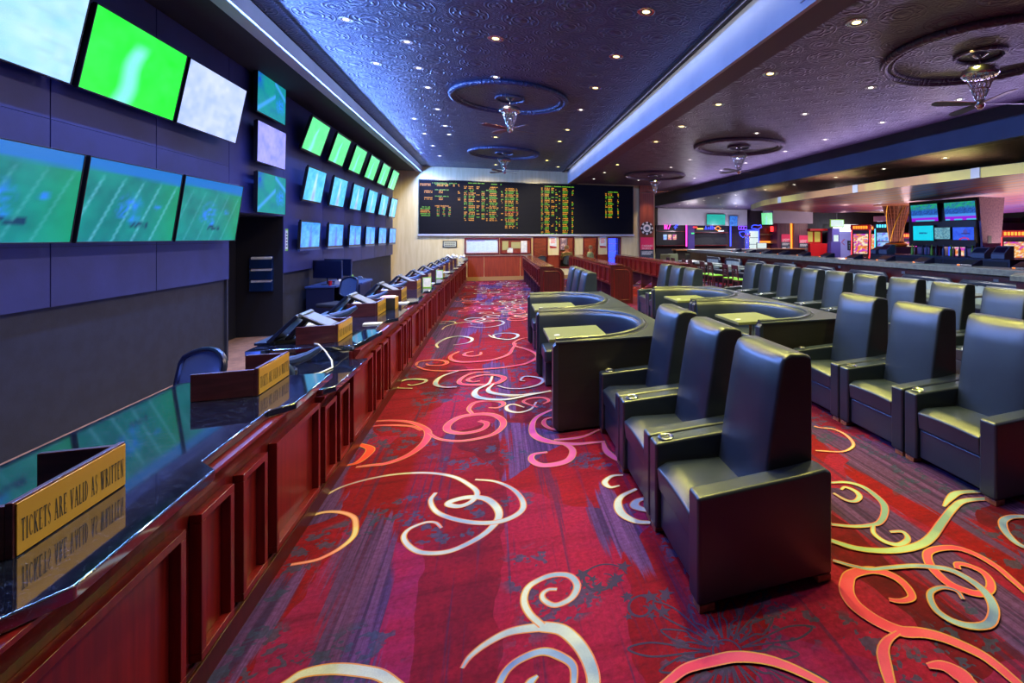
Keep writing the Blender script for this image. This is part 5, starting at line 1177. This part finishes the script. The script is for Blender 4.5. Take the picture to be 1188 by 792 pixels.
m=MB();m.prism([(0,1.03),(1.25,1.03),(1.25,1.13),(.12,1.16),(0,1.12)],0,1.12,'y');m.build('stone_cap',M['bartop'],t,bev=.008)
m=MB();m.box(.30,-.006,1.04,.42,-.001,1.13);m.build('red_label',M['red'],t,bev=.002)
gp=None
for k in range(11):
    if gp is None:
        gp=t=thing('bartop_game','','gaming machine',group='bartop gaming machines')
        m=MB();m.prism([(-.05,0),(.34,0),(.34,.19),(.28,.21),(-.02,.06)],-.21,.21,'y');m.build('housing',M['bluedark'],t,bev=.008)
        m=MB();m.obox(Matrix.Translation((.125,0,.138))@Matrix.Rotation(-.466,4,'Y'),.27,.34,.006);m.build('screen',M['tv_body'],t,smooth=False)
        m=MB();m.box(-.056,.10,.02,-.05,.17,.045);m.build('ticket_slot',M['neon_orange'],t,smooth=False)
    else:t=dup(gp,None,'')
    t.location=(9.3,6.5+1.15*k,1.15);t.scale=(.8,.85,.62);t['label']='low dark gaming machine set in the bar top, %s from the near end'%ORD[k]
# screen tower
tw=thing('screen_tower','black screen tower with mauve granite end under the canopy','screen tower',(11.2,8.85,0))
m=MB();m.box(0,.07,1.50,.10,2.1,2.74);m.box(.1,.1,1.5,.75,2.0,2.72);m.build('screen_wall',M['tv_body'],tw,bev=.006)
m=MB();m.prism([(.02,2.74),(.88,2.74),(.74,1.5),(.14,1.5)],0,.06,'y');m.build('granite_end',M['granite_mauve'],tw,bev=.004)
for a,b in((.08,.5),(1.6,2.0)):
    m=MB();m.box(.2,a,0,.6,b,1.5);m.build('support_post',M['granite_mauve'],tw,bev=.004)
m=MB();m.box(.30,-.012,1.60,.42,-.001,1.78);m.build('outlet_plate',M['silver'],tw,bev=.002)
for i,(yc,w,h,z,k,d) in enumerate(((10.35,.86,.46,2.18,'crowd','upper screen of a crowd in the tower, farther one'),(9.28,.86,.46,2.18,'crowd','upper screen of a crowd in the tower, nearer one'),(10.40,.66,.40,1.66,'cyan','plain cyan screen low in the tower'),(9.80,.46,.30,1.70,'match','middle lower screen of a pale match in the tower'),(9.2,.58,.32,1.68,'hat','lower screen with a blue hat shape in the tower'))):
    tv(d,k,w,h,(11.13,yc,z),-R90,.12 if i<2 else .03,s=i,group='tower screens',name='tower_screen',nx=36,ny=22,arm=0,mat='screen_dim')
t=thing('back_bar_cabinet','dark back bar cabinet with pale tills under the screen tower','cabinet',(10.25,7.4,0))
m=MB();m.box(0,0,0,.8,4.0,1.28);m.build('carcass',M['bluedark'],t,bev=.006)
for k in range(5):
    m=MB();m.box(-.012,.05+.79*k,.1,-.001,.05+.79*k+.74,1.22);d=m.build('door',M['dark'],t,bev=.004)
    m=MB();m.cyl((-.02,.7+.79*k,.9),(-.02,.7+.79*k,1.1),.008,n=8);m.build('handle',M['chrome'],d)
for k,(y,w,hh) in enumerate(((7.6,.30,.28),(8.05,.34,.24),(10.9,.3,.26),(11.32,.2,.18))):
    t=thing('cash_till','grey till on the back bar cabinet, %s'%['nearest','second nearest','third nearest','farthest'][k],'till',(10.5,y,1.28),group='tills on the back bar')
    m=MB();m.prism([(-.14,0),(.16,0),(.16,hh),(.05,hh),(-.14,.1)],0,w,'y');m.build('body',M['silver'],t,bev=.008)
    m=MB();m.obox(Matrix.Translation((-.045,w/2,(hh+.1)/2+.004))@Matrix.Rotation(-math.atan2(hh-.1,.19),4,'Y'),.16,w*.8,.006);m.build('keypad',M['bluedark'],t,smooth=False)
for k in range(16):
    x,y=10.75+.22*random.random(),8.4+.14*k
    m=MB();m.lathe([(0,0),(.033,0),(.034,.15),(.014,.20),(.012,.26),(.015,.27),(0,.27)],n=12)
    tag(m.build('liquor_bottle',M[('glass','bluedark','mahog','green')[k%4] if k%4 else 'bluegrey']),'dark bottle standing on the back bar below the screens, %s from the near end'%(ORD[k] if k<15 else 'last'),'bottle','bottles on the back bar').location=(x,y,1.28)
# flared lattice column
fc_=thing('lattice_column','flared copper lattice column with gold collar at the bar','column',(12.75,13.0,0))
def flare(z): 
    t=(z-1.5)/1.33;return .20+.23*t**2.2+.12*max(0,.25-t)*0
m=MB();m.lathe([(flare(1.5+1.33*i/12)-.02,1.5+1.33*i/12) for i in range(13)],n=28);m.build('core',pm('copper_brown',S(96,44,28),.35),fc_)
m=MB()
for k in range(20):
    a=2*PI*k/20;m.tube([((flare(z)+.005)*math.cos(a),(flare(z)+.005)*math.sin(a),z) for z in [1.5+1.33*i/8 for i in range(9)]],.016,5)
for i in range(11):
    z=1.58+.12*i;m.torus((0,0,z),flare(z)+.005,.010,28,5)
m.build('lattice',M['copper'],fc_)
m=MB()
for k in range(5):
    a=2*PI*k/5+.5;m.tube([((flare(z)+.03)*math.cos(a+.2*i),(flare(z)+.03)*math.sin(a+.2*i),z) for i,z in enumerate([1.52+1.3*j/8 for j in range(9)])],.014,5)
m.build('light_strand',M['gold'],fc_)
m=MB();m.torus((0,0,1.49),.27,.07,32,10);m.build('collar',M['gold'],fc_)
m=MB();m.box(-.45,-.45,0,.45,.45,1.44);m.build('plinth',pm('grey_plinth',S(52,54,66),.5),fc_,bev=.01)
m=MB();m.lathe([(.3,0),(.7,.02),(.72,.05),(.3,.06)],(0,0,2.78),36);m.build('canopy_plate',M['copper'],fc_)
# canopy: faceted cream edge, orange waved underside, purple light put into its violet bands
cn=thing('bar_canopy','broad canopy over the bar with cream edge and orange waved underside','canopy',(0,0,0))
E_=[(9.75,17.4),(8.95,15.2),(8.66,13.6),(8.52,11.75),(8.45,9.9),(8.42,8.6),(8.53,6.8),(8.66,5.9),(9.1,3.2),(10.5,1.5)]
def wave(x,y): return .05*math.sin(x*1.1+y*.45)+.04*math.sin(y*.9-x*.5)
m=MB();vs=[];nx=22;Yl=[1.5+i*.4 for i in range(42)]
def ex(y):
    for (xa,ya),(xb,yb) in zip(E_,E_[1:]):
        if yb<=y<=ya: return xb+(xa-xb)*(y-yb)/(ya-yb)
    return 9.75+(y-17.4)*.6
X1=22.
for y in Yl:
    x0=ex(y)
    for i in range(nx+1):
        a=(i/nx)**1.4;x=x0+(X1-x0)*a;vs.append((x,y,2.85+wave(x,y)*min(1,a*9)+.0))
m.add(vs,[(j*(nx+1)+i,(j+1)*(nx+1)+i,(j+1)*(nx+1)+i+1,j*(nx+1)+i+1) for j in range(len(Yl)-1) for i in range(nx)])
ct=NT('canopy_underside');p=ct.pos((.35,.35,.3));w=ct.n('ShaderNodeTexWave',{'Scale':1.1,'Distortion':3.,'Detail':1.});ct.put(w.inputs['Vector'],p)
ct.set(col=ct.ramp(w.outputs[1],[(0,S(160,74,16)),(.3,S(96,60,130)),(.55,S(100,104,140)),(.8,S(176,84,22)),(1,S(66,36,104))]),rough=.4);M['canopy_under']=ct.mat
m.build('underside',M['canopy_under'],cn)
m=MB()
for (xa,ya),(xb,yb) in zip(E_,E_[1:]): m.add([(xa,ya,2.85),(xb,yb,2.85),(xb,yb,3.04),(xa,ya,3.04)],[(0,1,2,3)])
m.add([(22,18.1,2.85),(9.75,17.4,2.85),(9.75,17.4,3.04),(22,18.1,3.04)],[(0,1,2,3)])
m.add([(q[0],q[1],3.04) for q in E_]+[(22,1.5,3.04),(22,18.1,3.04)],[tuple(range(len(E_)+2))])
m.build('edge_band',M['canopy_cream'],cn,smooth=False)
for i in (2,4,6):
    (xa,ya)=E_[i];d=MB();d.box(xa-.015,ya-.09,2.85,xa+.03,ya+.09,3.04);d.build('edge_joint',M['fascia_grey'],cn,smooth=False)
# ================================================================ SLOT MACHINES AND FAR HALL
slp=None
def slot(x,y,rz,h,label,c='red',img_='slot',hd=True):
    """curved upright cabinet, local front -y"""
    t=thing('slot_machine',label,'slot machine',(x,y,0),(0,0,rz),'slot machines in the far hall')
    w=.78
    sd=[(0,0),(.62,0),(.62,h),(.34,h),(.20,h-.18),(.22,h-.75),(.10,1.0),(-.14,.86),(-.14,.74),(.0,.66)]
    m=MB();m.prism(sd,-w/2,w/2,'x');m.v=[(a,b,c_) for a,b,c_ in m.v];m.build('cabinet',M['tv_body'],t,bev=.008)
    for s in(-1,1):
        L=[(.20,h-.10),(.19,h-.4),(.20,h-.75),(.07,1.02),(-.15,.87)];m=MB();m.tube([(s*(w/2-.03),a-.02,b) for a,b in L],.022,6);m.build('side_light',M['neon_'+c],t)
    q=screen_mesh(w*.70,.52,img_,14,12,x);q.xf(Matrix.Translation((0,.08,1.04))@Matrix.Rotation(-.25,4,'X'));q.build('reel_screen',M['screen_dim'],t,smooth=False)
    q=screen_mesh(w*.74,.36,img_,14,10,y);q.xf(Matrix.Translation((0,.19,h-.72)));q.build('upper_screen',M['screen_dim'],t,smooth=False)
    if hd:
        m=MB();m.box(-w/2-.02,.10,h-.20,w/2+.02,.5,h+.04);tp_=m.build('topper',M['red'] if c!='cyan' else M['bluedark'],t,bev=.02)
        m=MB()
        for k in range(6): m.box(-.3+.1*k,.092,h-.14,-.23+.1*k,.10,h-.02)
        m.build('topper_mark',M['neon_orange'] if c!='cyan' else M['neon_cyan'],tp_,smooth=False)
    m=MB()
    for k in range(4): m.cyl((-.2+.13*k,-.09,.86),(-.2+.13*k,-.09,.90),.03,n=12)
    m.build('play_button',M['white'],t)
slot(14.85,17.1,-.8,2.25,'red glowing slot machine with an illuminated topper, left of the lattice column')
slot(16.2,18.1,-.8,2.25,'red slot machine just behind the first red one',c='orange')
slot(15.6,16.55,-.8,2.30,'blue slot machine with bright white screens beside the lattice column','cyan','slotb')
slot(17.2,16.8,-.4,1.9,'pink-lit slot machine right of the lattice column','magenta')
slot(17.0,12.1,-.8,1.95,'red curved slot machine at the right picture edge, nearer one','red')
slot(17.9,12.9,-.8,1.95,'red curved slot machine behind the one at the right picture edge','red')
for k in range(4): slot(13.6+.95*k,11.2+.55*k,-.6,1.62,'low blue-framed slot machine seen under the screen tower, %s from the lattice column'%ORD[k],'blue','slotb' if k==3 else 'slot',False)
# back bar wall with neon signs
FY=27.0
b=MB();b.box(8.85,FY-.5,2.45,14.6,FY,3.42);b.box(15.97,FY-1.2,2.6,18.8,FY,3.40);o=struct(b.build('trim_6',M['fascia_grey'],smooth=False))
bb=thing('back_bar_unit','dark red back bar unit under the far pale soffit, next to the cherry pillar','back bar',(8.85,FY-.45,0))
m=MB();m.box(0,.3,0,1.85,.44,2.45);m.box(2.3,.3,0,4.5,.44,2.45);m.build('back_panel',M['dark'],bb)
m=MB();m.box(0,0,2.06,1.8,.3,2.1);m.box(2.35,0,2.0,4.5,.3,2.04);m.box(0,0,1.24,4.5,.3,1.28);m.build('shelf',M['mahog'],bb,bev=.004)
m=MB();m.box(1.85,-.05,0,2.28,.44,2.45);m.build('violet_post',M['neon_violet'] if 0 else pm('violet_post',S(60,45,120),.5),bb,bev=.006)
m=MB();m.box(1.74,-.06,1.2,1.80,-.02,2.45);m.build('pink_strip',M['neon_magenta'],bb,smooth=False)
m=MB();m.box(4.6,-.06,1.2,4.66,-.02,2.45);m.build('blue_strip',M['neon_blue'],bb,smooth=False)
def sign(name,lb,x,z,mk,mat,y=FY-.68,cat='neon sign'):
    m=MB();mk(m);o=m.build(name,M[mat]);tag(o,lb,cat,'neon signs of the far bar');o.location=(x,y,z);return o
def strokes(m,L,r=.022):
    for s in L: m.tube([(a,0,b) for a,b in s],r,6)
sign('neon_sign','magenta neon letter N on the far bar',9.33,2.2,lambda m:strokes(m,[[(-.12,0),(-.12,.25)],[(-.12,.25),(.0,0)],[(0,0),(.02,.25)],[(.1,0),(.22,.27)]]),'neon_magenta')
sign('neon_sign','blue curled neon sign on the far bar',9.85,2.2,lambda m:strokes(m,[[(0,0),(.02,.2),(.1,.27),(.16,.22)],[(-.08,.13),(.12,.13)]]),'neon_blue')
sign('neon_sign','round red neon sign on the far bar',11.09,2.33,lambda m:m.torus((0,0,0),.10,.03,20,6) or m.xf(Matrix.Rotation(PI/2,4,'X')),'neon_red')
sign('neon_sign','yellow oval neon sign on the far bar',11.41,2.24,lambda m:m.torus((0,0,0),.16,.03,20,6) or m.xf(Matrix.Diagonal((1,1,.6,1))@Matrix.Rotation(PI/2,4,'X')),'neon_yellow')
sign('neon_sign','blue script neon sign under the far teal screen',12.02,2.2,lambda m:strokes(m,[[(-.3,0),(-.25,.2),(-.2,0)],[(-.12,0),(-.1,.15),(-.02,.02)],[(.05,0),(.06,.22)],[(.15,0),(.16,.22)],[(.25,.02),(.32,.12),(.22,.15)]]),'neon_blue')
sign('neon_sign','orange diamond neon sign under the far teal screen',12.55,2.27,lambda m:strokes(m,[[(-.2,0),(0,.13),(.2,0),(0,-.13),(-.2,0)]]),'neon_orange')
sign('neon_sign','white round neon sign with a ring on the far bar',12.75,2.12,lambda m:m.torus((0,0,0),.15,.025,20,6) or m.xf(Matrix.Rotation(PI/2,4,'X')),'neon_white')
sign('neon_sign','green spot of neon on the far violet post',10.94,1.97,lambda m:m.torus((0,0,0),.05,.03,12,6) or m.xf(Matrix.Rotation(PI/2,4,'X')),'neon_green')
sign('neon_sign','violet pennant neon sign by the white lit cabinet',14.17,2.2,lambda m:strokes(m,[[(-.25,.2),(.3,.2),(.3,.02),(-.25,.02),(-.25,.2)],[(-.1,.05),(-.05,.17)],[(.08,.05),(.12,.17)]]),'neon_violet')
sign('neon_sign','blue cloud-shaped neon sign above the white lit cabinet',15.14,2.3,lambda m:strokes(m,[[(-.35,0),(-.3,.15),(-.1,.2),(.1,.16),(.3,.2),(.35,.05),(.1,-.06),(-.35,0)]]),'neon_blue')
sign('neon_sign','blue shield neon sign with points below the violet pennant',14.22,1.95,lambda m:strokes(m,[[(-.25,.1),(0,.14),(.25,.1),(.18,-.1),(0,-.22),(-.18,-.1),(-.25,.1)]]),'neon_blue')
t=thing('menu_screens','row of small colourful menu screens on the far bar back panel','screens',(9.4,FY-.18,1.6))
for k in range(3):
    screen_mesh(.22,.30,'slot' if k else 'slotb',8,8,k).xf(Matrix.Translation((.3*k,-.01,0))).build('menu_panel',M['screen_dim'],t,smooth=False)
m=MB();m.box(-.14,0,-.03,.74,.01,.33);m.build('backing',M['blackplastic'],t)
tv('teal screen hanging on the far pale soffit','teal',1.2,.62,(12.45,FY-.62,2.48),0,.05,arm=.06,nx=14,ny=10,group='far bar screens',mat='screen_dim',name='bar_screen')
tv('small blue game screen next to the far teal screen','bluegame',.56,.6,(13.6,FY-.62,2.42),.1,.05,arm=.06,nx=14,ny=10,group='far bar screens',mat='screen_dim',name='bar_screen')
tv('green edged screen seen almost side-on before the second soffit','green2',.7,.7,(15.45,FY-1.4,2.5),-1.0,.1,arm=.06,nx=10,ny=8,group='far bar screens',mat='screen_dim',name='bar_screen')
t=thing('lit_cabinet','tall white lit glass cabinet glowing blue in the far bar','cabinet',(14.74,FY-.5,0))
m=MB();m.box(-.06,-.03,0,0,.4,2.2);m.box(.62,-.03,0,.68,.4,2.2);m.box(0,-.03,2.12,.62,.4,2.2);m.build('frame',M['neon_blue'],t,bev=.004)
screen_mesh(.62,2.1,'white',12,26,3).xf(Matrix.Translation((.31,0,.02))).build('lit_door',M['screen_dim'],t,smooth=False)
for k in range(4):
    m=MB();m.box(.02,-.02,.5+.4*k,.6,-.005,.53+.4*k);m.build('shelf',M['bluegrey'],t,smooth=False)
t=thing('back_counter_screen','small white order screen on the far bar counter','screen',(14.05,23.85,1.11))
m=MB();m.box(-.32,0,0,.32,.05,.34);m.build('housing',M['blackplastic'],t,bev=.006)
screen_mesh(.58,.28,'white',6,6).xf(Matrix.Translation((0,-.004,.03))).build('screen',M['screen_dim'],t,smooth=False)
t=thing('display_alcove','brown alcove of lit shelves left of the tall wood pilasters','shelving',(15.42,FY-.4,0))
m=MB();m.box(0,.3,0,1.2,.4,2.45);m.box(0,0,2.3,1.2,.3,2.45);m.box(1.14,0,0,1.2,.3,2.3);m.box(0,0,0,.06,.3,2.3);m.build('carcass',M['orangewood'],t,bev=.004)
for z in (.9,1.35,1.9):
    m=MB();m.box(.06,0,z,1.14,.3,z+.04);m.build('shelf',M['wall_tan'],t,smooth=False)
m=MB();m.box(.1,.26,1.4,1.1,.29,1.5);m.build('shelf_light',M['neon_orange'],t,smooth=False)
m=MB();m.box(.85,-.05,2.1,1.2,-.01,2.42);m.build('red_sign',M['neon_red'],t,smooth=False)
b=MB();b.box(16.45,FY-.9,0,17.38,FY,2.62);b.box(17.56,FY-1.0,0,18.58,FY,2.62);o=struct(b.build('pillar',pm('plum_veneer',S(84,38,56),.4,mix=(S(64,28,44),(12,12,1),.4,.6)),bev=.006));o['label']='pair of plum wood pilasters under the second soffit'
b=MB();b.box(17.39,FY-.85,.3,17.55,FY-.75,2.6);o=b.build('light_slot',M['neon_orange'],smooth=False);tag(o,'narrow amber light slot between the plum pilasters','light')
caesars('sportsbook_poster','pink and slate CAESARS SPORTS poster on the first plum pilaster',(16.72,FY-.92,.95),.64,.98)
caesars('sportsbook_poster','pink and slate CAESARS SPORTS poster on the second plum pilaster',(17.92,FY-1.02,.88),.64,.98)
t=thing('host_stand','glossy red cabinet with olive windows beyond the pilasters','cabinet',(18.62,FY-1.2,0))
m=MB();m.box(0,0,0,1.25,.7,1.35);m.box(0,.5,1.35,1.25,.7,2.25);m.box(-.03,-.03,2.15,1.28,.7,2.28);m.build('carcass',M['red'],t,bev=.01)
for x in(.1,.66):
    m=MB();m.box(x,.48,1.45,x+.42,.5,2.1);m.build('lit_window',pm('olive_glow',S(165,160,70),.4,em=(*S(165,160,70),1),es=.5),t,smooth=False)
t=thing('info_kiosk','tall violet-lit kiosk with a white screen beside the glossy red cabinet','kiosk',(20.28,FY-1.5,0))
m=MB();m.prism([(-.36,0),(.36,0),(.36,1.45),(.28,1.45),(.28,2.3),(-.28,2.3),(-.28,1.45),(-.36,1.45)],0,.4,'y');m.build('body',pm('violet_steel',S(70,62,130),.4),t,bev=.01)
screen_mesh(.36,.4,'white',6,6).xf(Matrix.Translation((0,-.01,1.48))).build('screen',M['screen_dim'],t,smooth=False)
t=thing('monitor_sign','white hanging monitor above the violet kiosk','monitor',(20.3,FY-1.6,2.38))
m=MB();m.box(-.52,0,0,.52,.06,.48);m.build('housing',M['green'],t,bev=.006)
screen_mesh(.94,.40,'white',8,6).xf(Matrix.Translation((0,-.006,.04))).build('screen',M['screen_dim'],t,smooth=False)
m=MB();m.cyl((0,.03,.48),(0,.03,1.06),.02);m.build('drop_rod',M['chrome'],t)
b=MB();b.box(20.75,FY-.5,0,24.5,FY,2.1);o=struct(b.build('wall_lobby',pm('lavender_wall',S(140,140,200),.5),smooth=False))
t=thing('lit_sign','white light box sign with grey capitals above the lavender wall','sign',(20.87,FY-.6,2.12))
m=MB();m.box(0,0,0,1.95,.12,.46);m.build('light_box',M['neon_white'],t,bev=.006)
font_text('SILVER',.3,1.5).xf(Matrix.Translation((.36,-.004,.10))).build('lettering',pm('grey_letters',S(120,125,150),.5),t,smooth=False)
t=thing('arrow_sign','thin red arrow mark on the lavender wall','sign',(21.6,FY-.505,1.3),group=None)
m=MB();m.tube([(.14,0,.3),(-.08,0,.12),(.14,0,-.06)],.022,6);m.build('arrow',M['red'],t)
t=thing('wall_keypad','black square panel on the lavender wall by the slot machines','panel',(22.25,FY-.51,1.1))
m=MB();m.box(-.28,-.03,-.2,.28,0,.42);m.build('plate',M['blackplastic'],t,bev=.01)
m=MB()
for a in range(3):
    for c in range(3): m.box(-.2+.15*a,-.034,-.12+.16*c,-.1+.15*a,-.03,-.02+.16*c)
m.build('button',M['silver'],t,smooth=False)
b=MB();b.box(24.6,20,1.9,30,20.2,2.55);b.box(20,21,2.62,30,22,2.9);o=struct(b.build('trim_7',pm('rose_soffit',S(170,90,110),.5,mix=(S(120,70,120),(.5,.5,.5),.4,.6)),smooth=False))
# far bar counter with stools
t=thing('far_bar_counter','brown far bar counter before the neon signs','bar',(8.9,23.6,0))
m=MB();m.box(0,0,0,7.8,.5,1.05);m.build('carcass',M['dark_brown'],t,bev=.006)
m=MB();m.box(-.05,-.08,1.05,7.9,.6,1.11);m.build('counter_top',pm('amber_top',S(150,100,60),.35),t,bev=.006)
st=None
for k,x in enumerate((7.3,7.9,8.5,9.2,9.8,10.4)):
    if st is None:
        st=t=thing('lounge_chair','','chair',group='olive lounge chairs by the far bar');mt=pm('olive_vinyl',S(120,125,95),.5)
        m=MB();m.box(-.25,-.25,.36,.25,.25,.48);m.build('seat',mt,t,bev=.03,seg=3)
        m=MB();m.prism([(.2,.48),(.26,.48),(.32,.92),(.25,.92)],-.25,.25,'x');m.build('backrest',mt,t,bev=.02,seg=3)
        for sx in(-1,1):
            for sy in(-1,1):
                m=MB();m.cyl((sx*.2,sy*.2,0),(sx*.2,sy*.2,.37),.018,n=8);m.build('leg',M['blackplastic'],t)
    else: t=dup(st,None,'')
    t.location=(x,22.75+.0*(k%2),0);t.rotation_euler.z=PI if k%2 else 0;t['label']='olive vinyl lounge chair before the far bar counter, %s from the cherry pillar'%ORD[k]
t=thing('beer_tower','chrome beer tap tower on the far bar counter','tap tower',(13.1,23.8,1.11))
m=MB()
for x in(-.12,0,.12): m.cyl((x,0,0),(x,0,.75),.035,n=12)
m.cyl((-.2,0,.72),(.2,0,.72),.04,n=12);m.build('columns',M['chrome'],t)
for k,x in enumerate((-.12,0,.12)):
    m=MB();m.cyl((x,-.06,.70),(x,-.12,.86),.018,.025,n=10);m.build('tap_handle',M['red'] if k!=1 else M['white'],t)
# ================================================================ LIGHT
Wd=bpy.data.worlds.new('room_air');scene.world=Wd;Wd.use_nodes=True
Wd.node_tree.nodes['Background'].inputs[0].default_value=(.30,.34,.55,1);Wd.node_tree.nodes['Background'].inputs[1].default_value=.12
WARM=(1,.93,.20);COOL=(.9,.93,1);PINK=(1,.82,.70)
def beams(L,z,e,c,cone): 
    for x,y in L: light('downlight_beam','SPOT',(x,y,z),e,c,.06,cone,.65)
beams(((1.75,5.69),(1.75,7.24),(1.75,8.88),(1.75,12.56),(1.75,14.15),(1.75,17.8),(1.75,3.95)),4.46,420,WARM,130)
beams(((1.6,2.75),),4.46,400,WARM,44)
beams(((0,7.1),(0,12.6),(0,14.1),(0,17.9),(0,4.2),(0,9.6),(0,2.2)),4.46,230,PINK,168)
beams(((-1.19,7.6),(-1.19,9.8),(-1.19,13.04),(-1.19,16.5),(-1.8,7.06),(-1.19,5.0),(-1.19,2.6),(-1.8,12.47)),4.46,170,(1,.72,.42),80)
beams(((3.65,4.26),(3.65,5.97),(3.65,7.63),(3.65,9.37),(3.65,11.06),(3.65,14.95),(3.65,2.7)),4.0,320,WARM,130)
beams(((5.45,4.4),(5.45,6.05),(5.45,7.72),(5.45,9.47),(5.45,13.33),(5.45,16.5)),4.0,180,WARM,130)
beams(((7.32,6.12),(7.32,7.82),(7.32,9.58),(7.32,11.24),(7.32,13.38),(7.32,15.08),(7.32,17.43)),4.0,260,COOL,130)
beams(((9.2,8.0),(9.2,11.57),(9.2,15.4),(9.2,19.2),(9.2,22.8),(11.5,22.),(12.7,25),(14.5,24.2),(17.5,23.8),(20.5,24.2)),3.42,420,COOL,140)
# wall washers on the odds wall and office lamps
for x in (-2.2,-.4,1.6,3.6,5.2): light('wall_washer','SPOT',(x,18.9,4.2),330,(1,.86,.55),.08,110,.8,(math.radians(38),0,0))
for x in (2.0,3.8): light('office_lamp','POINT',(x,22.0,2.4),130,(1,.8,.55),.1)
light('pillar_spot','SPOT',(6.35,19.9,4.0),120,(1,.75,.5),.06,60,.8,(math.radians(14),0,0))
for x,y,z,e,c in ((10.3,24.9,2.2,80,(.9,.85,1)),(13,24.9,2.2,80,(.7,.7,1)),(16.5,23.2,1.9,25,(1,.75,.6)),(19.5,23.8,2.5,90,(1,.6,.6)),(22.5,24.2,2.4,120,(.75,.75,1)),(15,14.8,1.6,60,(1,.6,.7)),(18,18.5,2.3,70,(.7,.6,1))):
    light('hall_fill','POINT',(x,y,z),e,c,.12)  # unseen floating fills added to brighten the far hall
# blue cove at the left fascia, then added fill lights without fixtures
light('blue_wash','AREA',(-2.80,12,4.21),1500,(.15,.30,1),sx=17,sy=.06,rot=(math.radians(48),0,-PI/2))
light('fascia_fill','AREA',(2.72,9,4.46),17,(.9,.93,1),sx=22,sy=.04,rot=(math.radians(80),0,-PI/2))  # strip added to brighten the pale fascia, no such fixture there
light('blue_wash','AREA',(-2.45,9,4.47),24,(.3,.48,1),sx=22,sy=.04,rot=(math.radians(80),0,PI/2))  # added fill aimed back at the left fascia strip, not a cove
light('violet_fill','AREA',(2.83,9,4.57),60,(.5,.5,1),sx=22,sy=.05,rot=(math.radians(90),0,PI/2))  # added violet fill in the dark gap, lifts the aisle ceiling
light('wall_fill','AREA',(-1.84,9,.80),90,(.12,.22,1),sx=21,sy=.04,rot=(math.radians(95),0,PI/2))  # invented blue strip that lights the wall below the screens
light('violet_fill','AREA',(8.34,9,3.6),110,(.6,.45,1),sx=22,sy=.06,rot=(math.radians(100),0,PI/2))  # added violet fill beside the slate blue fascia
light('canopy_fill','AREA',(14,10,1.6),420,(1,.66,.5),sx=5,sy=10,rot=(PI,0,0))  # unseen upward panel added to light the canopy underside
light('canopy_fill','AREA',(19,15,1.4),450,(.55,.4,1),sx=5,sy=8,rot=(PI,0,0))  # second added panel, violet, for the farther canopy
# ================================================================ CAMERA
cd=bpy.data.cameras.new('camera');cam=bpy.data.objects.new('camera',cd);col.objects.link(cam)
cam.location=(0,0,1.75);cam.rotation_euler=(PI/2,0,-math.radians(17.973))
cd.sensor_fit='HORIZONTAL';cd.sensor_width=36;cd.lens=565/1188*36
cd.shift_x=-(758.28-594)/1188;cd.shift_y=-(396-275)/1188
cd.clip_start=.05;cd.clip_end=100
scene.camera=cam
scene.view_settings.view_transform='Standard';scene.view_settings.look='None';scene.view_settings.gamma=1;scene.view_settings.use_curve_mapping=False
scene.view_settings.exposure=0.0
scene.cycles.use_denoising=True
scene.cycles.max_bounces=6;scene.cycles.diffuse_bounces=3;scene.cycles.glossy_bounces=4;scene.cycles.transmission_bounces=4
scene.cycles.sample_clamp_indirect=4;scene.cycles.sample_clamp_direct=0
scene.cycles.caustics_reflective=False;scene.cycles.caustics_refractive=False
